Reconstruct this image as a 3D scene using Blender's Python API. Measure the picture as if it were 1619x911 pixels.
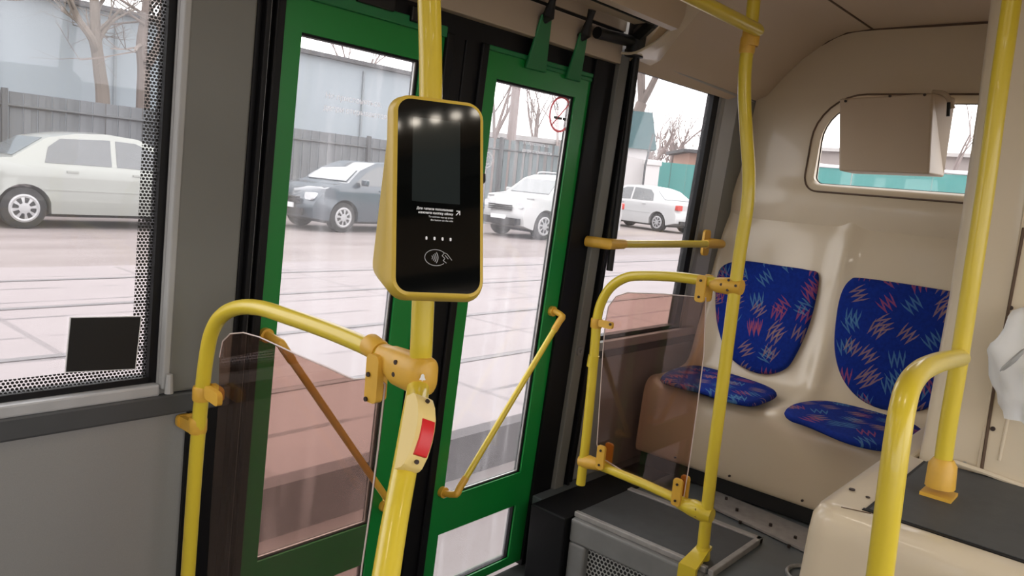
import bpy, bmesh, math, random
from mathutils import Vector, Matrix, noise
random.seed(7)
for o in list(bpy.data.objects): bpy.data.objects.remove(o)
scene = bpy.context.scene
R = math.radians
# ---------------------------------------------------------------- camera
H = 1.5                                    # eye height above the bus floor
YAW, PIT, ROL, F = R(40.58), R(7.84), R(5.33), 1224.5
cf = Vector((math.cos(YAW)*math.cos(PIT), math.sin(YAW)*math.cos(PIT), -math.sin(PIT)))
r0 = Vector((math.sin(YAW), -math.cos(YAW), 0)); u0 = r0.cross(cf)
cr = r0*math.cos(ROL) + u0*math.sin(ROL); cu = -r0*math.sin(ROL) + u0*math.cos(ROL)
cam = bpy.data.cameras.new('camera'); camo = bpy.data.objects.new('camera', cam)
scene.collection.objects.link(camo)
m3 = Matrix((cr, cu, -cf)).transposed()
camo.matrix_world = Matrix.Translation((0, 0, H)) @ m3.to_4x4()
cam.sensor_width = 36; cam.lens = F*36/1619; cam.clip_start = .02; cam.clip_end = 500
scene.camera = camo
# ---------------------------------------------------------------- world, exposure
W = bpy.data.worlds.new('overcast_sky'); scene.world = W; W.use_nodes = True
bg = W.node_tree.nodes['Background']; bg.inputs[0].default_value = (1.0, .972, .978, 1); bg.inputs[1].default_value = 2.9
scene.view_settings.view_transform = 'Standard'; scene.view_settings.look = 'None'
scene.view_settings.gamma = 1; scene.view_settings.use_curve_mapping = False
scene.view_settings.exposure = 0.08
LAMP = 16.0
# ---------------------------------------------------------------- measuring: a sight line met with a real plane
def ray(px, py): return cf + cr*((px-809.5)/F) - cu*((py-455.5)/F)
E0 = Vector((0, 0, H))
def px_(x, y, X): d = ray(x, y); return E0 + d*(X/d.x)
def py_(x, y, Y): d = ray(x, y); return E0 + d*(Y/d.y)
def pz_(x, y, Z): d = ray(x, y); return E0 + d*((Z-H)/d.z)
def pd_(x, y, m): return E0 + ray(x, y)*m
def pp_(x, y, P, n): d = ray(x, y); return E0 + d*((Vector(P)-E0).dot(n)/d.dot(n))
TT = math.tan(R(3.24)); DW = 1.7
def wy(z): return DW - (z-H)*TT            # inner face of the leaning side wall
def pw_(x, y, off=0):
    d = ray(x, y); return E0 + d*((DW-off)/(d.y + d.z*TT))
# ---------------------------------------------------------------- object helpers
col = scene.collection
def wl(o):
    v = Vector((0, 0, 0))
    while o: v += o.location; o = o.parent
    return v
def prop(o, label=None, cat=None, group=None, kind=None):
    if label: o['label'] = label
    if cat: o['category'] = cat
    if group: o['group'] = group
    if kind: o['kind'] = kind
    return o
def thing(name, loc, label, cat, group=None):
    o = bpy.data.objects.new(name, None); o.empty_display_size = .05; col.objects.link(o)
    o.location = loc; return prop(o, label, cat, group)
def obj(name, bm, mat, parent=None, smooth=False, bev=0, seg=2, ang=35, norm=True):
    if norm: bmesh.ops.recalc_face_normals(bm, faces=bm.faces[:])
    me = bpy.data.meshes.new(name)
    if parent:
        bmesh.ops.translate(bm, vec=-wl(parent), verts=bm.verts[:])
    bm.to_mesh(me); bm.free()
    o = bpy.data.objects.new(name, me); col.objects.link(o)
    for m in (mat if isinstance(mat, (list, tuple)) else [mat]): me.materials.append(m)
    if parent: o.parent = parent
    if smooth:
        for p in me.polygons: p.use_smooth = True
        try: me.set_sharp_from_angle(angle=R(ang))
        except Exception: pass
    if bev:
        b = o.modifiers.new('bevel', 'BEVEL'); b.width = bev; b.segments = seg; b.limit_method = 'ANGLE'; b.angle_limit = R(40); b.harden_normals = False
    return o
def NB(): return bmesh.new()
def structure(name, bm, mat, parent=None, **k):
    o = obj(name, bm, mat, parent, **k)
    if not parent: o['kind'] = 'structure'
    return o
def hexa(bm, P, mi=0):
    v = [bm.verts.new(p) for p in P]
    for f in ((0,1,2,3),(7,6,5,4),(0,4,5,1),(1,5,6,2),(2,6,7,3),(3,7,4,0)):
        fc = bm.faces.new([v[i] for i in f]); fc.material_index = mi
def box(bm, x0, x1, y0, y1, z0, z1, mi=0):
    hexa(bm, [(x0,y0,z0),(x1,y0,z0),(x1,y1,z0),(x0,y1,z0),(x0,y0,z1),(x1,y0,z1),(x1,y1,z1),(x0,y1,z1)], mi)
def wbox(bm, x0, x1, z0, z1, d0, d1, mi=0):      # box lying in the leaning side wall; d < 0 sticks into the bus
    hexa(bm, [(x0,wy(z0)+d0,z0),(x1,wy(z0)+d0,z0),(x1,wy(z0)+d1,z0),(x0,wy(z0)+d1,z0),
              (x0,wy(z1)+d0,z1),(x1,wy(z1)+d0,z1),(x1,wy(z1)+d1,z1),(x0,wy(z1)+d1,z1)], mi)
def prism(bm, loop, vec, mi=0):
    vec = Vector(vec); a = [bm.verts.new(p) for p in loop]; b = [bm.verts.new(Vector(p)+vec) for p in loop]
    n = len(a)
    for f in [a, b[::-1]] + [[a[i], b[i], b[(i+1) % n], a[(i+1) % n]] for i in range(n)]:
        bm.faces.new(f).material_index = mi
def crom(P, n=6, closed=False):
    P = [Vector(p) for p in P]; out = []; N = len(P)
    for i in range(N if closed else N-1):
        if closed: a, b, c, d = P[i-1], P[i], P[(i+1) % N], P[(i+2) % N]
        else: a, b, c, d = P[max(i-1, 0)], P[i], P[i+1], P[min(i+2, N-1)]
        for k in range(n):
            t = k/n
            out.append(.5*((2*b)+(c-a)*t+(2*a-5*b+4*c-d)*t*t+(3*b-a-3*c+d)*t**3))
    if not closed: out.append(P[-1])
    return out
def tube(bm, P, r, seg=16, caps=True, mi=0):
    P = [Vector(p) for p in P]; n = len(P)
    rr = r if isinstance(r, (list, tuple)) else [r]*n
    T = [(P[min(i+1, n-1)]-P[max(i-1, 0)]).normalized() for i in range(n)]
    a = T[0].orthogonal().normalized(); rings = []
    for i in range(n):
        a = (a - T[i]*a.dot(T[i])).normalized(); b = T[i].cross(a)
        rings.append([bm.verts.new(P[i]+(a*math.cos(2*math.pi*k/seg)+b*math.sin(2*math.pi*k/seg))*rr[i]) for k in range(seg)])
    for i in range(n-1):
        for k in range(seg):
            f = bm.faces.new((rings[i][k], rings[i][(k+1) % seg], rings[i+1][(k+1) % seg], rings[i+1][k])); f.material_index = mi
    if caps:
        bm.faces.new(rings[0][::-1]).material_index = mi; bm.faces.new(rings[-1]).material_index = mi
def cyl(bm, a, b, r, seg=16, mi=0): tube(bm, [a, b], r, seg, True, mi)
def rrect(cx, cy, w, h, r, n=6):
    out = []
    for sx, sy, a0 in ((1,1,0),(-1,1,90),(-1,-1,180),(1,-1,270)):
        for k in range(n+1):
            a = R(a0+90*k/n); out.append((cx+sx*(w/2-r)+r*math.cos(a), cy+sy*(h/2-r)+r*math.sin(a)))
    return out
def loft(bm, rings, caps=True, closed=True, mi=0):
    V = [[bm.verts.new(p) for p in r] for r in rings]; n = len(V[0])
    for i in range(len(V)-1):
        for k in range(n if closed else n-1):
            bm.faces.new((V[i][k], V[i][(k+1) % n], V[i+1][(k+1) % n], V[i+1][k])).material_index = mi
    if caps:
        bm.faces.new(V[0][::-1]).material_index = mi; bm.faces.new(V[-1]).material_index = mi
def text(name, s, O, U, V, size, mat, parent=None, align='LEFT', depth=.0004, font_bold=0):
    cu_ = bpy.data.curves.new(name, 'FONT'); cu_.body = s; cu_.size = size; cu_.align_x = align; cu_.extrude = depth; cu_.offset = font_bold
    t = bpy.data.objects.new(name, cu_); col.objects.link(t)
    dg = bpy.context.evaluated_depsgraph_get(); me = bpy.data.meshes.new_from_object(t.evaluated_get(dg))
    bpy.data.objects.remove(t); bpy.data.curves.remove(cu_)
    U = Vector(U).normalized(); V = Vector(V).normalized(); n = U.cross(V)
    M = Matrix.Translation(O) @ Matrix((U, V, n)).transposed().to_4x4()
    me.transform(M)
    if parent: me.transform(Matrix.Translation(-wl(parent)))
    me.materials.clear(); me.materials.append(mat)
    o = bpy.data.objects.new(name, me); col.objects.link(o); o.parent = parent
    return o
def copy_tree(o, parent=None):
    c = o.copy(); col.objects.link(c); c.parent = parent
    for ch in list(o.children): copy_tree(ch, c)
    return c
# ---------------------------------------------------------------- materials
class NT:
    def __init__(s, name):
        s.mat = bpy.data.materials.new(name); s.mat.use_nodes = True; s.t = s.mat.node_tree; s.t.nodes.clear()
        s.out = s.t.nodes.new('ShaderNodeOutputMaterial')
    def n(s, typ, **k):
        q = s.t.nodes.new(typ)
        for a, b in k.items(): setattr(q, a, b)
        return q
    def link(s, a, b): s.t.links.new(a, b)
    def inp(s, q, i, v):
        if hasattr(v, 'is_linked') or hasattr(v, 'links'): s.link(v, q.inputs[i])
        else: q.inputs[i].default_value = v
    def m(s, op, a, b=0, c=0):
        q = s.n('ShaderNodeMath', operation=op); s.inp(q, 0, a); s.inp(q, 1, b); s.inp(q, 2, c); return q.outputs[0]
    def mix(s, f, a, b):
        q = s.n('ShaderNodeMix', data_type='RGBA'); s.inp(q, 0, f)
        for i, v in ((6, a), (7, b)): s.inp(q, i, (*v, 1) if isinstance(v, tuple) and len(v) == 3 else v)
        return q.outputs[2]
    def coord(s):
        tc = s.n('ShaderNodeTexCoord'); g = s.n('ShaderNodeNewGeometry'); return g.outputs['Position']
    def xyz(s, v):
        q = s.n('ShaderNodeSeparateXYZ'); s.link(v, q.inputs[0]); return q.outputs
    def noise(s, v, scale, detail=3, rough=.5):
        q = s.n('ShaderNodeTexNoise'); q.inputs['Scale'].default_value = scale; q.inputs['Detail'].default_value = detail; q.inputs['Roughness'].default_value = rough
        if v is not None: s.link(v, q.inputs['Vector'])
        return q.outputs[0]
    def ramp(s, f, a, b):
        q = s.n('ShaderNodeMapRange'); q.inputs[1].default_value = a; q.inputs[2].default_value = b; s.link(f, q.inputs[0]); return q.outputs[0]
    def bsdf(s, c, rough=.5, metal=0, **k):
        q = s.n('ShaderNodeBsdfPrincipled')
        s.inp(q, 'Base Color', (*c, 1) if isinstance(c, tuple) else c); s.inp(q, 'Roughness', rough); s.inp(q, 'Metallic', metal)
        for a, b in k.items(): s.inp(q, a.replace('_', ' '), b)
        return q
def simple(name, c, rough=.5, metal=0, var=.08, scale=12, bump=0, bscale=200, coat=0, spec=.5):
    t = NT(name); P = t.coord()
    f = t.noise(P, scale, 4)
    a = tuple(x*(1-var) for x in c); b = tuple(min(1, x*(1+var)) for x in c)
    q = t.bsdf(t.mix(f, a, b), rough, metal, Coat_Weight=coat, Specular_IOR_Level=spec)
    if bump:
        bn = t.n('ShaderNodeBump'); bn.inputs['Strength'].default_value = bump; bn.inputs['Distance'].default_value = .001
        t.link(t.noise(P, bscale, 2), bn.inputs['Height']); t.link(bn.outputs[0], q.inputs['Normal'])
    t.link(q.outputs[0], t.out.inputs[0]); return t.mat
def glassy(name, tint=(1, 1, 1), dirt=.06, dcol=(.8, .8, .82), streak=False, refl=1.0):
    t = NT(name); tr = t.n('ShaderNodeBsdfTransparent'); tr.inputs[0].default_value = (*tint, 1)
    gl = t.n('ShaderNodeBsdfGlossy'); gl.inputs['Roughness'].default_value = .02
    lw = t.n('ShaderNodeLayerWeight'); lw.inputs[0].default_value = .5
    frs = t.m('MULTIPLY_ADD', t.m('POWER', lw.outputs['Facing'], 5.0), .5, .035)
    m1 = t.n('ShaderNodeMixShader'); t.link(t.m('MULTIPLY', frs, refl), m1.inputs[0]); t.link(tr.outputs[0], m1.inputs[1]); t.link(gl.outputs[0], m1.inputs[2])
    df = t.n('ShaderNodeBsdfTranslucent'); df.inputs[0].default_value = (*dcol, 1)
    P = t.coord()
    if streak:
        mp = t.n('ShaderNodeMapping'); t.link(P, mp.inputs[0]); mp.inputs['Scale'].default_value = (14, 14, .9)
        nz = t.ramp(t.noise(mp.outputs[0], 1.6, 3, .6), .5, .85)
        fac = t.m('MULTIPLY_ADD', nz, dirt*2.2, dirt*.7)
    else:
        fac = t.m('MULTIPLY', t.noise(P, 5, 4), dirt*2)
    m2 = t.n('ShaderNodeMixShader'); t.link(fac, m2.inputs[0]); t.link(m1.outputs[0], m2.inputs[1]); t.link(df.outputs[0], m2.inputs[2])
    t.link(m2.outputs[0], t.out.inputs[0]); return t.mat
def dots(name, axes, pitch, rad, ca, cb, clear=False, rough=.4):
    """staggered dots; ca between the dots, cb inside the dots (cb None = clear holes)"""
    t = NT(name); x = t.xyz(t.coord()); u, v = x[axes[0]], x[axes[1]]
    rowh = pitch*.866
    row = t.m('FLOOR', t.m('DIVIDE', v, rowh)); sh = t.m('MULTIPLY', t.m('MODULO', t.m('ABSOLUTE', row), 2.0), .5)
    fu = t.m('SUBTRACT', t.m('FRACT', t.m('ADD', t.m('DIVIDE', u, pitch), sh)), .5)
    fv = t.m('MULTIPLY', t.m('SUBTRACT', t.m('FRACT', t.m('DIVIDE', v, rowh)), .5), .866)
    d = t.m('SQRT', t.m('ADD', t.m('MULTIPLY', fu, fu), t.m('MULTIPLY', fv, fv)))
    ins = t.m('LESS_THAN', d, rad)
    if cb is None: ins = t.m('GREATER_THAN', d, rad)
    if cb is None:
        q = t.bsdf(ca, rough); tr = t.n('ShaderNodeBsdfTransparent'); mx = t.n('ShaderNodeMixShader')
        t.link(ins, mx.inputs[0]); t.link(q.outputs[0], mx.inputs[1]); t.link(tr.outputs[0], mx.inputs[2]); t.link(mx.outputs[0], t.out.inputs[0])
    else:
        q = t.bsdf(t.mix(ins, ca, cb), rough); t.link(q.outputs[0], t.out.inputs[0])
    return t.mat
def upholstery(name, axes):
    t = NT(name); P = t.coord(); x = t.xyz(P); S = 9.5
    base = t.mix(t.noise(P, 60, 4, .7), (.003, .010, .11), (.005, .034, .30)); colr = base
    for lay, (ox, oy) in enumerate(((.13, .41), (.57, .83))):
        u = t.m('MULTIPLY_ADD', x[axes[0]], S, ox*7); v = t.m('MULTIPLY_ADD', x[axes[1]], S, oy*9)
        iu, iv = t.m('FLOOR', u), t.m('FLOOR', v)
        cb = t.n('ShaderNodeCombineXYZ'); t.link(iu, cb.inputs[0]); t.link(iv, cb.inputs[1]); cb.inputs[2].default_value = lay*3.7
        wn = t.n('ShaderNodeTexWhiteNoise', noise_dimensions='3D'); t.link(cb.outputs[0], wn.inputs[0])
        rc = t.n('ShaderNodeSeparateColor'); t.link(wn.outputs[1], rc.inputs[0]); r1, r2, r3 = rc.outputs
        a = t.m('SUBTRACT', t.m('SUBTRACT', u, iu), t.m('MULTIPLY_ADD', r1, .3, .35)); b = t.m('SUBTRACT', t.m('SUBTRACT', v, iv), t.m('MULTIPLY_ADD', r2, .3, .35))
        th = t.m('MULTIPLY_ADD', r3, 2.4, -1.2); c, s_ = t.m('COSINE', th), t.m('SINE', th)
        p = t.m('ADD', t.m('MULTIPLY', a, c), t.m('MULTIPLY', b, s_)); q = t.m('SUBTRACT', t.m('MULTIPLY', b, c), t.m('MULTIPLY', a, s_))
        w = t.m('MULTIPLY', t.m('SUBTRACT', t.m('PINGPONG', t.m('MULTIPLY', p, 5.0), .5), .25), .9)
        wig = t.m('MULTIPLY', t.m('SUBTRACT', t.noise(P, 90, 2), .5), .14)
        d = t.m('ABSOLUTE', t.m('SUBTRACT', t.m('ADD', q, wig), w))
        on = t.m('MULTIPLY', t.m('LESS_THAN', d, .135), t.m('LESS_THAN', t.m('ABSOLUTE', p), .3))
        on = t.m('MULTIPLY', on, t.m('GREATER_THAN', r2, .30))
        cr1 = t.mix(t.m('GREATER_THAN', r1, .5), (.42, .09, .10), (.10, .26, .42)); cc = t.mix(t.m('GREATER_THAN', r3, .62), cr1, (.40, .24, .15))
        colr = t.mix(t.m('MULTIPLY', on, .5), colr, cc)
    q = t.bsdf(colr, .9, Specular_IOR_Level=.2); bn = t.n('ShaderNodeBump'); bn.inputs['Strength'].default_value = .3; bn.inputs['Distance'].default_value = .001
    t.link(t.noise(P, 900, 2), bn.inputs['Height']); t.link(bn.outputs[0], q.inputs['Normal'])
    t.link(q.outputs[0], t.out.inputs[0]); return t.mat

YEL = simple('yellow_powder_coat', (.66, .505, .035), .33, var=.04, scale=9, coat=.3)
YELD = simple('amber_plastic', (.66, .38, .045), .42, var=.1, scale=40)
YELP = simple('pale_yellow_plastic', (.80, .62, .24), .4, var=.03)
YELH = simple('validator_yellow_housing', (.62, .43, .05), .42, var=.05)
GREEN = simple('green_door_paint', (.006, .21, .035), .33, var=.1, scale=5)
GREEND = simple('green_bracket_paint', (.01, .17, .05), .4, var=.15, scale=15)
BLACK = simple('black_rubber', (.004, .004, .005), .5, var=.3, scale=8, spec=.25)
BLACKM = simple('black_metal', (.012, .012, .012), .45, metal=.3, var=.3)
GREY = simple('grey_pillar_plastic', (.17, .17, .155), .5, var=.05, bump=.05)
GREYL = simple('light_grey_trim', (.36, .36, .35), .45, var=.06)
PANEL = simple('grey_speckled_laminate', (.27, .27, .262), .5, var=.12, scale=600, bump=.1, bscale=500)
DSTRIP = simple('dark_grey_rail_trim', (.06, .064, .068), .55, var=.15)
SILL = simple('pale_sill_trim', (.42, .43, .44), .4, var=.12, scale=20)
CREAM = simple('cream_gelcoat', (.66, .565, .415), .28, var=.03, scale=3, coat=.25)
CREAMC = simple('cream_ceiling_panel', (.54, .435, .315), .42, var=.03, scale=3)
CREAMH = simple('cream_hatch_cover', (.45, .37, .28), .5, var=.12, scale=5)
GROOVE = simple('brown_seam', (.10, .06, .035), .7, var=.2)
MAT = simple('dark_grey_floor_mat', (.055, .058, .06), .6, var=.25, scale=25, bump=.3, bscale=400)
METAL = simple('brushed_aluminium', (.42, .42, .41), .38, metal=.75, var=.25, scale=40)
METALD = simple('grey_box_paint', (.19, .19, .185), .45, var=.2, scale=14)
WORN = simple('worn_aluminium', (.34, .325, .31), .45, metal=.25, var=.3, scale=30)
SCREW = simple('dark_screw', (.05, .035, .03), .5, metal=.5, var=.2)
SEATB = upholstery('blue_squiggle_fabric_back', (1, 2)); SEATS = upholstery('blue_squiggle_fabric_seat', (0, 1))
FRIT = dots('dotted_frit', (0, 2), .0082, .36, (.006, .006, .006), None)
PERF = dots('perforated_steel', (1, 2), .0165, .38, (.42, .42, .40), (.004, .004, .004), rough=.4)
PANE = glassy('window_glass', dirt=.02, refl=.75); PANED = glassy('streaked_door_glass', dirt=.07, streak=True)
PLEX = glassy('tinted_acrylic', (.80, .655, .60), dirt=.02, dcol=(.7, .6, .55), refl=1.2)
PLEXE = simple('acrylic_edge', (.55, .45, .42), .3)
SCR = simple('black_screen_glass', (.002, .0025, .0025), .06, var=.1, spec=.6)
SCR2 = simple('grey_display_glass', (.020, .026, .026), .06, var=.05, spec=.8)
WHITEP = simple('white_print', (.82, .83, .85), .5, var=.02)
GREYP = simple('grey_print', (.33, .34, .34), .5, var=.05)
RED = simple('red_button_plastic', (.60, .01, .012), .35, var=.05)
REDP = simple('red_print', (.62, .22, .24), .5, var=.05)
GREYF = simple('grey_cigarette_print', (.12, .12, .13), .5)
STICK = simple('black_sticker', (.004, .004, .004), .6, var=.2)
def glassprint(name, c):
    t = NT(name); a = t.n('ShaderNodeBsdfTranslucent'); a.inputs[0].default_value = (*c, 1); b = t.n('ShaderNodeBsdfDiffuse'); b.inputs[0].default_value = (*c, 1)
    m = t.n('ShaderNodeMixShader'); m.inputs[0].default_value = .35; t.link(a.outputs[0], m.inputs[1]); t.link(b.outputs[0], m.inputs[2]); t.link(m.outputs[0], t.out.inputs[0]); return t.mat
GPW = glassprint('white_glass_print', (.9, .9, .92)); GPR = glassprint("red_glass_print", (.75, .34, .36)); STF = glassy('clear_sticker_film', dirt=.16, dcol=(.95, .85, .87))
BAG = simple('white_plastic_film', (.78, .78, .77), .35, var=.04)

# ================================================================ STRUCTURE: the bus body
X0, X1 = -4.6, 3.62; YR = -.80; ZT = 2.29
bm = NB(); box(bm, X0, 3.1, YR, 1.79, -.06, 0); structure('floor', bm, MAT)
# raised rear platform
bm = NB(); box(bm, 2.285, 3.6, .30, 1.755, .0, .30); structure('trim_1', bm, simple('blue_grey_vinyl_floor', (.10, .115, .125), .35, var=.2, scale=12), bev=.004)
# side wall with openings (left window, door, right window)
WT = .05
bm = NB()
wbox(bm, X0, .80, .0, .955, 0, WT)                   # under left window
wbox(bm, X0, .80, 2.12, 2.45, 0, WT)
wbox(bm, X0, -.75, .955, 2.12, 0, WT)
wbox(bm, .80, .97, .0, 2.45, 0, WT)
wbox(bm, 2.40, 2.53, .0, 1.99, 0, WT)
wbox(bm, 2.53, X1, .0, .885, 0, WT)
wbox(bm, 3.28, X1, .885, 1.99, 0, WT)
wbox(bm, .97, X1, 1.99, 2.45, 0, WT)
structure('wall_left', bm, PANEL)
# ceiling: flat part, cove, seams
cove = [(1.645,1.985),(1.60,2.005),(1.535,2.087),(1.458,2.171),(1.355,2.248),(1.277,2.282),(1.17,2.292)]
prof = [(wy(1.955)-.005, 1.955)] + cove + [(1.0, 2.295), (.47, 2.30), (-.2, 2.292), (-.42, 2.25), (-.60, 2.12), (-.74, 1.97)]
bm = NB()
for xa, xb in ((2.46, X1+.02),):
    loft(bm, [[(xa, y, z) for y, z in prof] + [(xa, y, z+.03) for y, z in prof[::-1]], [(xb, y, z) for y, z in prof] + [(xb, y, z+.03) for y, z in prof[::-1]]])
pf = [(1.40, 2.17), (1.36, 2.23)] + prof[6:]
loft(bm, [[(X0, y, z) for y, z in pf] + [(X0, y, z+.03) for y, z in pf[::-1]], [(2.46, y, z) for y, z in pf] + [(2.46, y, z+.03) for y, z in pf[::-1]]])
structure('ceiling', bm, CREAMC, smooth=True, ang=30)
# seams in ceiling
bm = NB(); tube(bm, [(2.0, 1.17, 2.292), (3.6, 1.17, 2.292)], .005, 6)
structure('trim_2', bm, GROOVE)
bm = NB(); tube(bm, crom([(3.597, y, z) for y, z in cove] + [(3.597, .9, 2.293), (3.597, .4, 2.298)], 4), .007, 6); structure('trim_3', bm, GROOVE)
# far side wall (behind the camera) with three big windows, and front end
bm = NB()
box(bm, X0, X1, YR-.05, YR, 0, .9); box(bm, X0, X1, YR-.05, YR, 1.9, 2.3)
for xa, xb in ((X0, -4.4), (-2.75, -2.6), (-.95, -.8), (.85, 1.0), (2.5, X1)): box(bm, xa, xb, YR-.05, YR, .9, 1.9)
structure('wall_right', bm, CREAM)
bm = NB(); box(bm, X0, 2.2, YR, -.40, 2.12, 2.24); box(bm, X0, 2.2, YR, -.775, 1.93, 2.12); structure('trim_28', bm, simple('dark_reflection_panel', (.012, .013, .013), .6), bev=.01)  # dark panel added out of view to darken the validator screen's reflection
bm = NB(); box(bm, X0-.05, X0, YR, 1.79, 0, 1.0); box(bm, X0-.05, X0, YR, 1.79, 1.95, 2.35); structure('wall_front', bm, GREY)

# ---------------------------------------------------------------- back wall with rounded window
def back_x(z):   # inner face of the moulded back wall
    pts = [(0, 3.58), (1.20, 3.56), (1.40, 3.53), (1.55, 3.50), (1.62, 3.54), (2.0, 3.575), (2.35, 3.60)]
    for (a, xa), (b, xb) in zip(pts, pts[1:]):
        if z <= b: return xa+(xb-xa)*(z-a)/(b-a)
    return 3.6
WY0, WY1, WZ0, WZ1, WR = -.40, 1.315, 1.615, 1.975, .17
def win_loop(g, n=8, x=None):
    y0, y1, z0, z1 = WY0-g, WY1+g, WZ0-g, WZ1+g; L = []
    for cy, cz, a0, r in ((y1-.035-g, z0+.035+g, 270, .035+g), (y1-WR-g, z1-WR-g, 0, WR+g), (y0+WR+g, z1-WR-g, 90, WR+g), (y0+.035+g, z0+.035+g, 180, .035+g)):
        for k in range(n+1):
            a = R(a0+90*k/n); L.append((cy+r*math.cos(a), cz+r*math.sin(a)))
    return L
bm = NB(); inner = win_loop(.0); N_ = len(inner)
def outward_i(i, p, n=8):   # the matching point on the wall's own outline
    q, k = divmod(i, n+1); y0, y1, z0, z1 = YR, 1.75, 1.12, 2.34
    cor = [(y1, z0), (y1, z1), (y0, z1), (y0, z0)][q]; h = n//2; py, pz = p
    vert_first = q in (1, 3)          # arc starts on a vertical side of the opening
    t = abs(k-h)/h
    if (k < h) == vert_first: return Vector((cor[0], cor[1]+(pz-cor[1])*t)) if k != h else Vector(cor)
    return Vector((cor[0]+(py-cor[0])*t, cor[1]))
rings = []
rings.append([(3.60, y, z) for y, z in inner])
rings.append([(back_x(z)+.008, y, z) for y, z in inner])
rings.append([(back_x(z), y, z) for y, z in win_loop(.012)])
g2 = win_loop(.034); rings.append([(back_x(z)-.003, y, z) for y, z in g2])
for t in (.15, .35, .6, 1.0):
    rings.append([(back_x(q[1]), q[0], q[1]) for q in [Vector(p).lerp(outward_i(i, p), t) for i, p in enumerate(g2)]])
loft(bm, rings, caps=False)
# lower part of the wall under the window
structure('wall_back', bm, CREAM, smooth=True, ang=50)
bm = NB(); box(bm, 3.59, 3.62, YR, 1.75, 0, 1.14); structure('wall_back_lower', bm, CREAM)
bm = NB(); L = [(back_x(z)-.004, y, z) for y, z in win_loop(.036)]; tube(bm, L+[L[0]], .0042, 6, False); structure('trim_4', bm, GROOVE)
w3 = NB(); loft(w3, [[(3.588, y, z) for y, z in win_loop(.004)], [(3.592, y, z) for y, z in win_loop(.004)]]); 
win3 = structure('window_3', w3, PANE)
bm = NB(); L = [(3.584, y, z) for y, z in win_loop(.0)]; tube(bm, L+[L[0]], .004, 6, False); obj('gasket', bm, BLACK, win3)

# ---------------------------------------------------------------- left window
win = thing('window_1', (0, wy(.96), .96), None, None); win['kind'] = 'structure'
bm = NB(); wbox(bm, -.75, .80, .95, 2.12, .030, .034); obj('pane', bm, PANE, win)
bm = NB()
for a in ((-.76,.79,.962,.977),(-.76,.79,2.05,2.12)): wbox(bm, *a, .012, .046)
wbox(bm, .782, .806, .962, 2.12, .012, .046); wbox(bm, -.76, -.73, .962, 2.12, .012, .046); obj('gasket', bm, BLACK, win)
bm = NB(); wbox(bm, .748, .784, .975, 2.05, .027, .0285); wbox(bm, -.73, .748, .975, 1.006, .027, .0285); obj('dotted_border', bm, FRIT, win)
bm = NB(); wbox(bm, -.76, .80, .935, .963, -.012, .03); obj('sill', bm, SILL, win, bev=.005)
# pale chamfer strip + pillar left of the door
bm = NB(); prism(bm, [(.798, wy(.95)+.01, .95), (.804, wy(.95)-.014, .95), (.818, wy(.95)-.017, .95), (.818, wy(.95)+.02, .95)], (0, -(2.25-.95)*TT, 1.30)); structure('trim_5', bm, GREYL, bev=.003)
bm = NB(); wbox(bm, .816, .972, .94, 2.25, -.014, .02); structure('trim_6', bm, GREY, bev=.006)
bm = NB(); tube(bm, [(.812, wy(.945)-.03, .945), (.812, wy(.99)-.028, .99)], [.010, .007], 10); structure('trim_7', bm, GREYL, smooth=True)
bm = NB(); wbox(bm, X0, .975, .885, .937, -.016, .01); structure('trim_8', bm, DSTRIP, bev=.006)
bm = NB(); wbox(bm, .872, .974, .0, .886, -.010, .01); structure('trim_26', bm, BLACK)
# ---------------------------------------------------------------- black door surround
bm = NB(); wbox(bm, .972, 1.046, .0, 2.0, -.012, .055); wbox(bm, .985, .998, .0, 2.0, -.03, -.012); wbox(bm, 1.012, 1.02, .0, 2.0, -.028, -.012)
structure('trim_9', bm, BLACK, bev=.003)
bm = NB(); wbox(bm, 1.003, 1.0065, .02, 2.0, -.0145, -.011); structure('trim_10', bm, METAL)  # bright strip standing in for the thin highlight along the black column
bm = NB(); wbox(bm, 2.285, 2.404, .0, 1.965, -.012, .055); structure('trim_11', bm, BLACK, bev=.003)
bm = NB(); wbox(bm, 2.404, 2.462, .0, 1.99, -.030, .02); structure('trim_12', bm, GREY, bev=.004)
bm = NB(); wbox(bm, 2.462, 2.535, .0, 2.02, -.022, .046); wbox(bm, 2.478, 2.49, .3, 2.02, -.04, -.02); structure('trim_13', bm, BLACK, bev=.003)
# header over the door: black slot, cream fascia, upper slot
bm = NB(); wbox(bm, .972, 2.40, 1.895, 1.955, .0, .06); structure('trim_14', bm, BLACK)
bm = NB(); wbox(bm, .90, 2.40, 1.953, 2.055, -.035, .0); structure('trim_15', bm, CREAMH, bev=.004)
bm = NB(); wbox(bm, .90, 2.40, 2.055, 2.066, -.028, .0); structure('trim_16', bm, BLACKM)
bm = NB(); wbox(bm, .90, 2.40, 2.066, 2.30, -.035, 0); structure('trim_27', bm, CREAMH)
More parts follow.
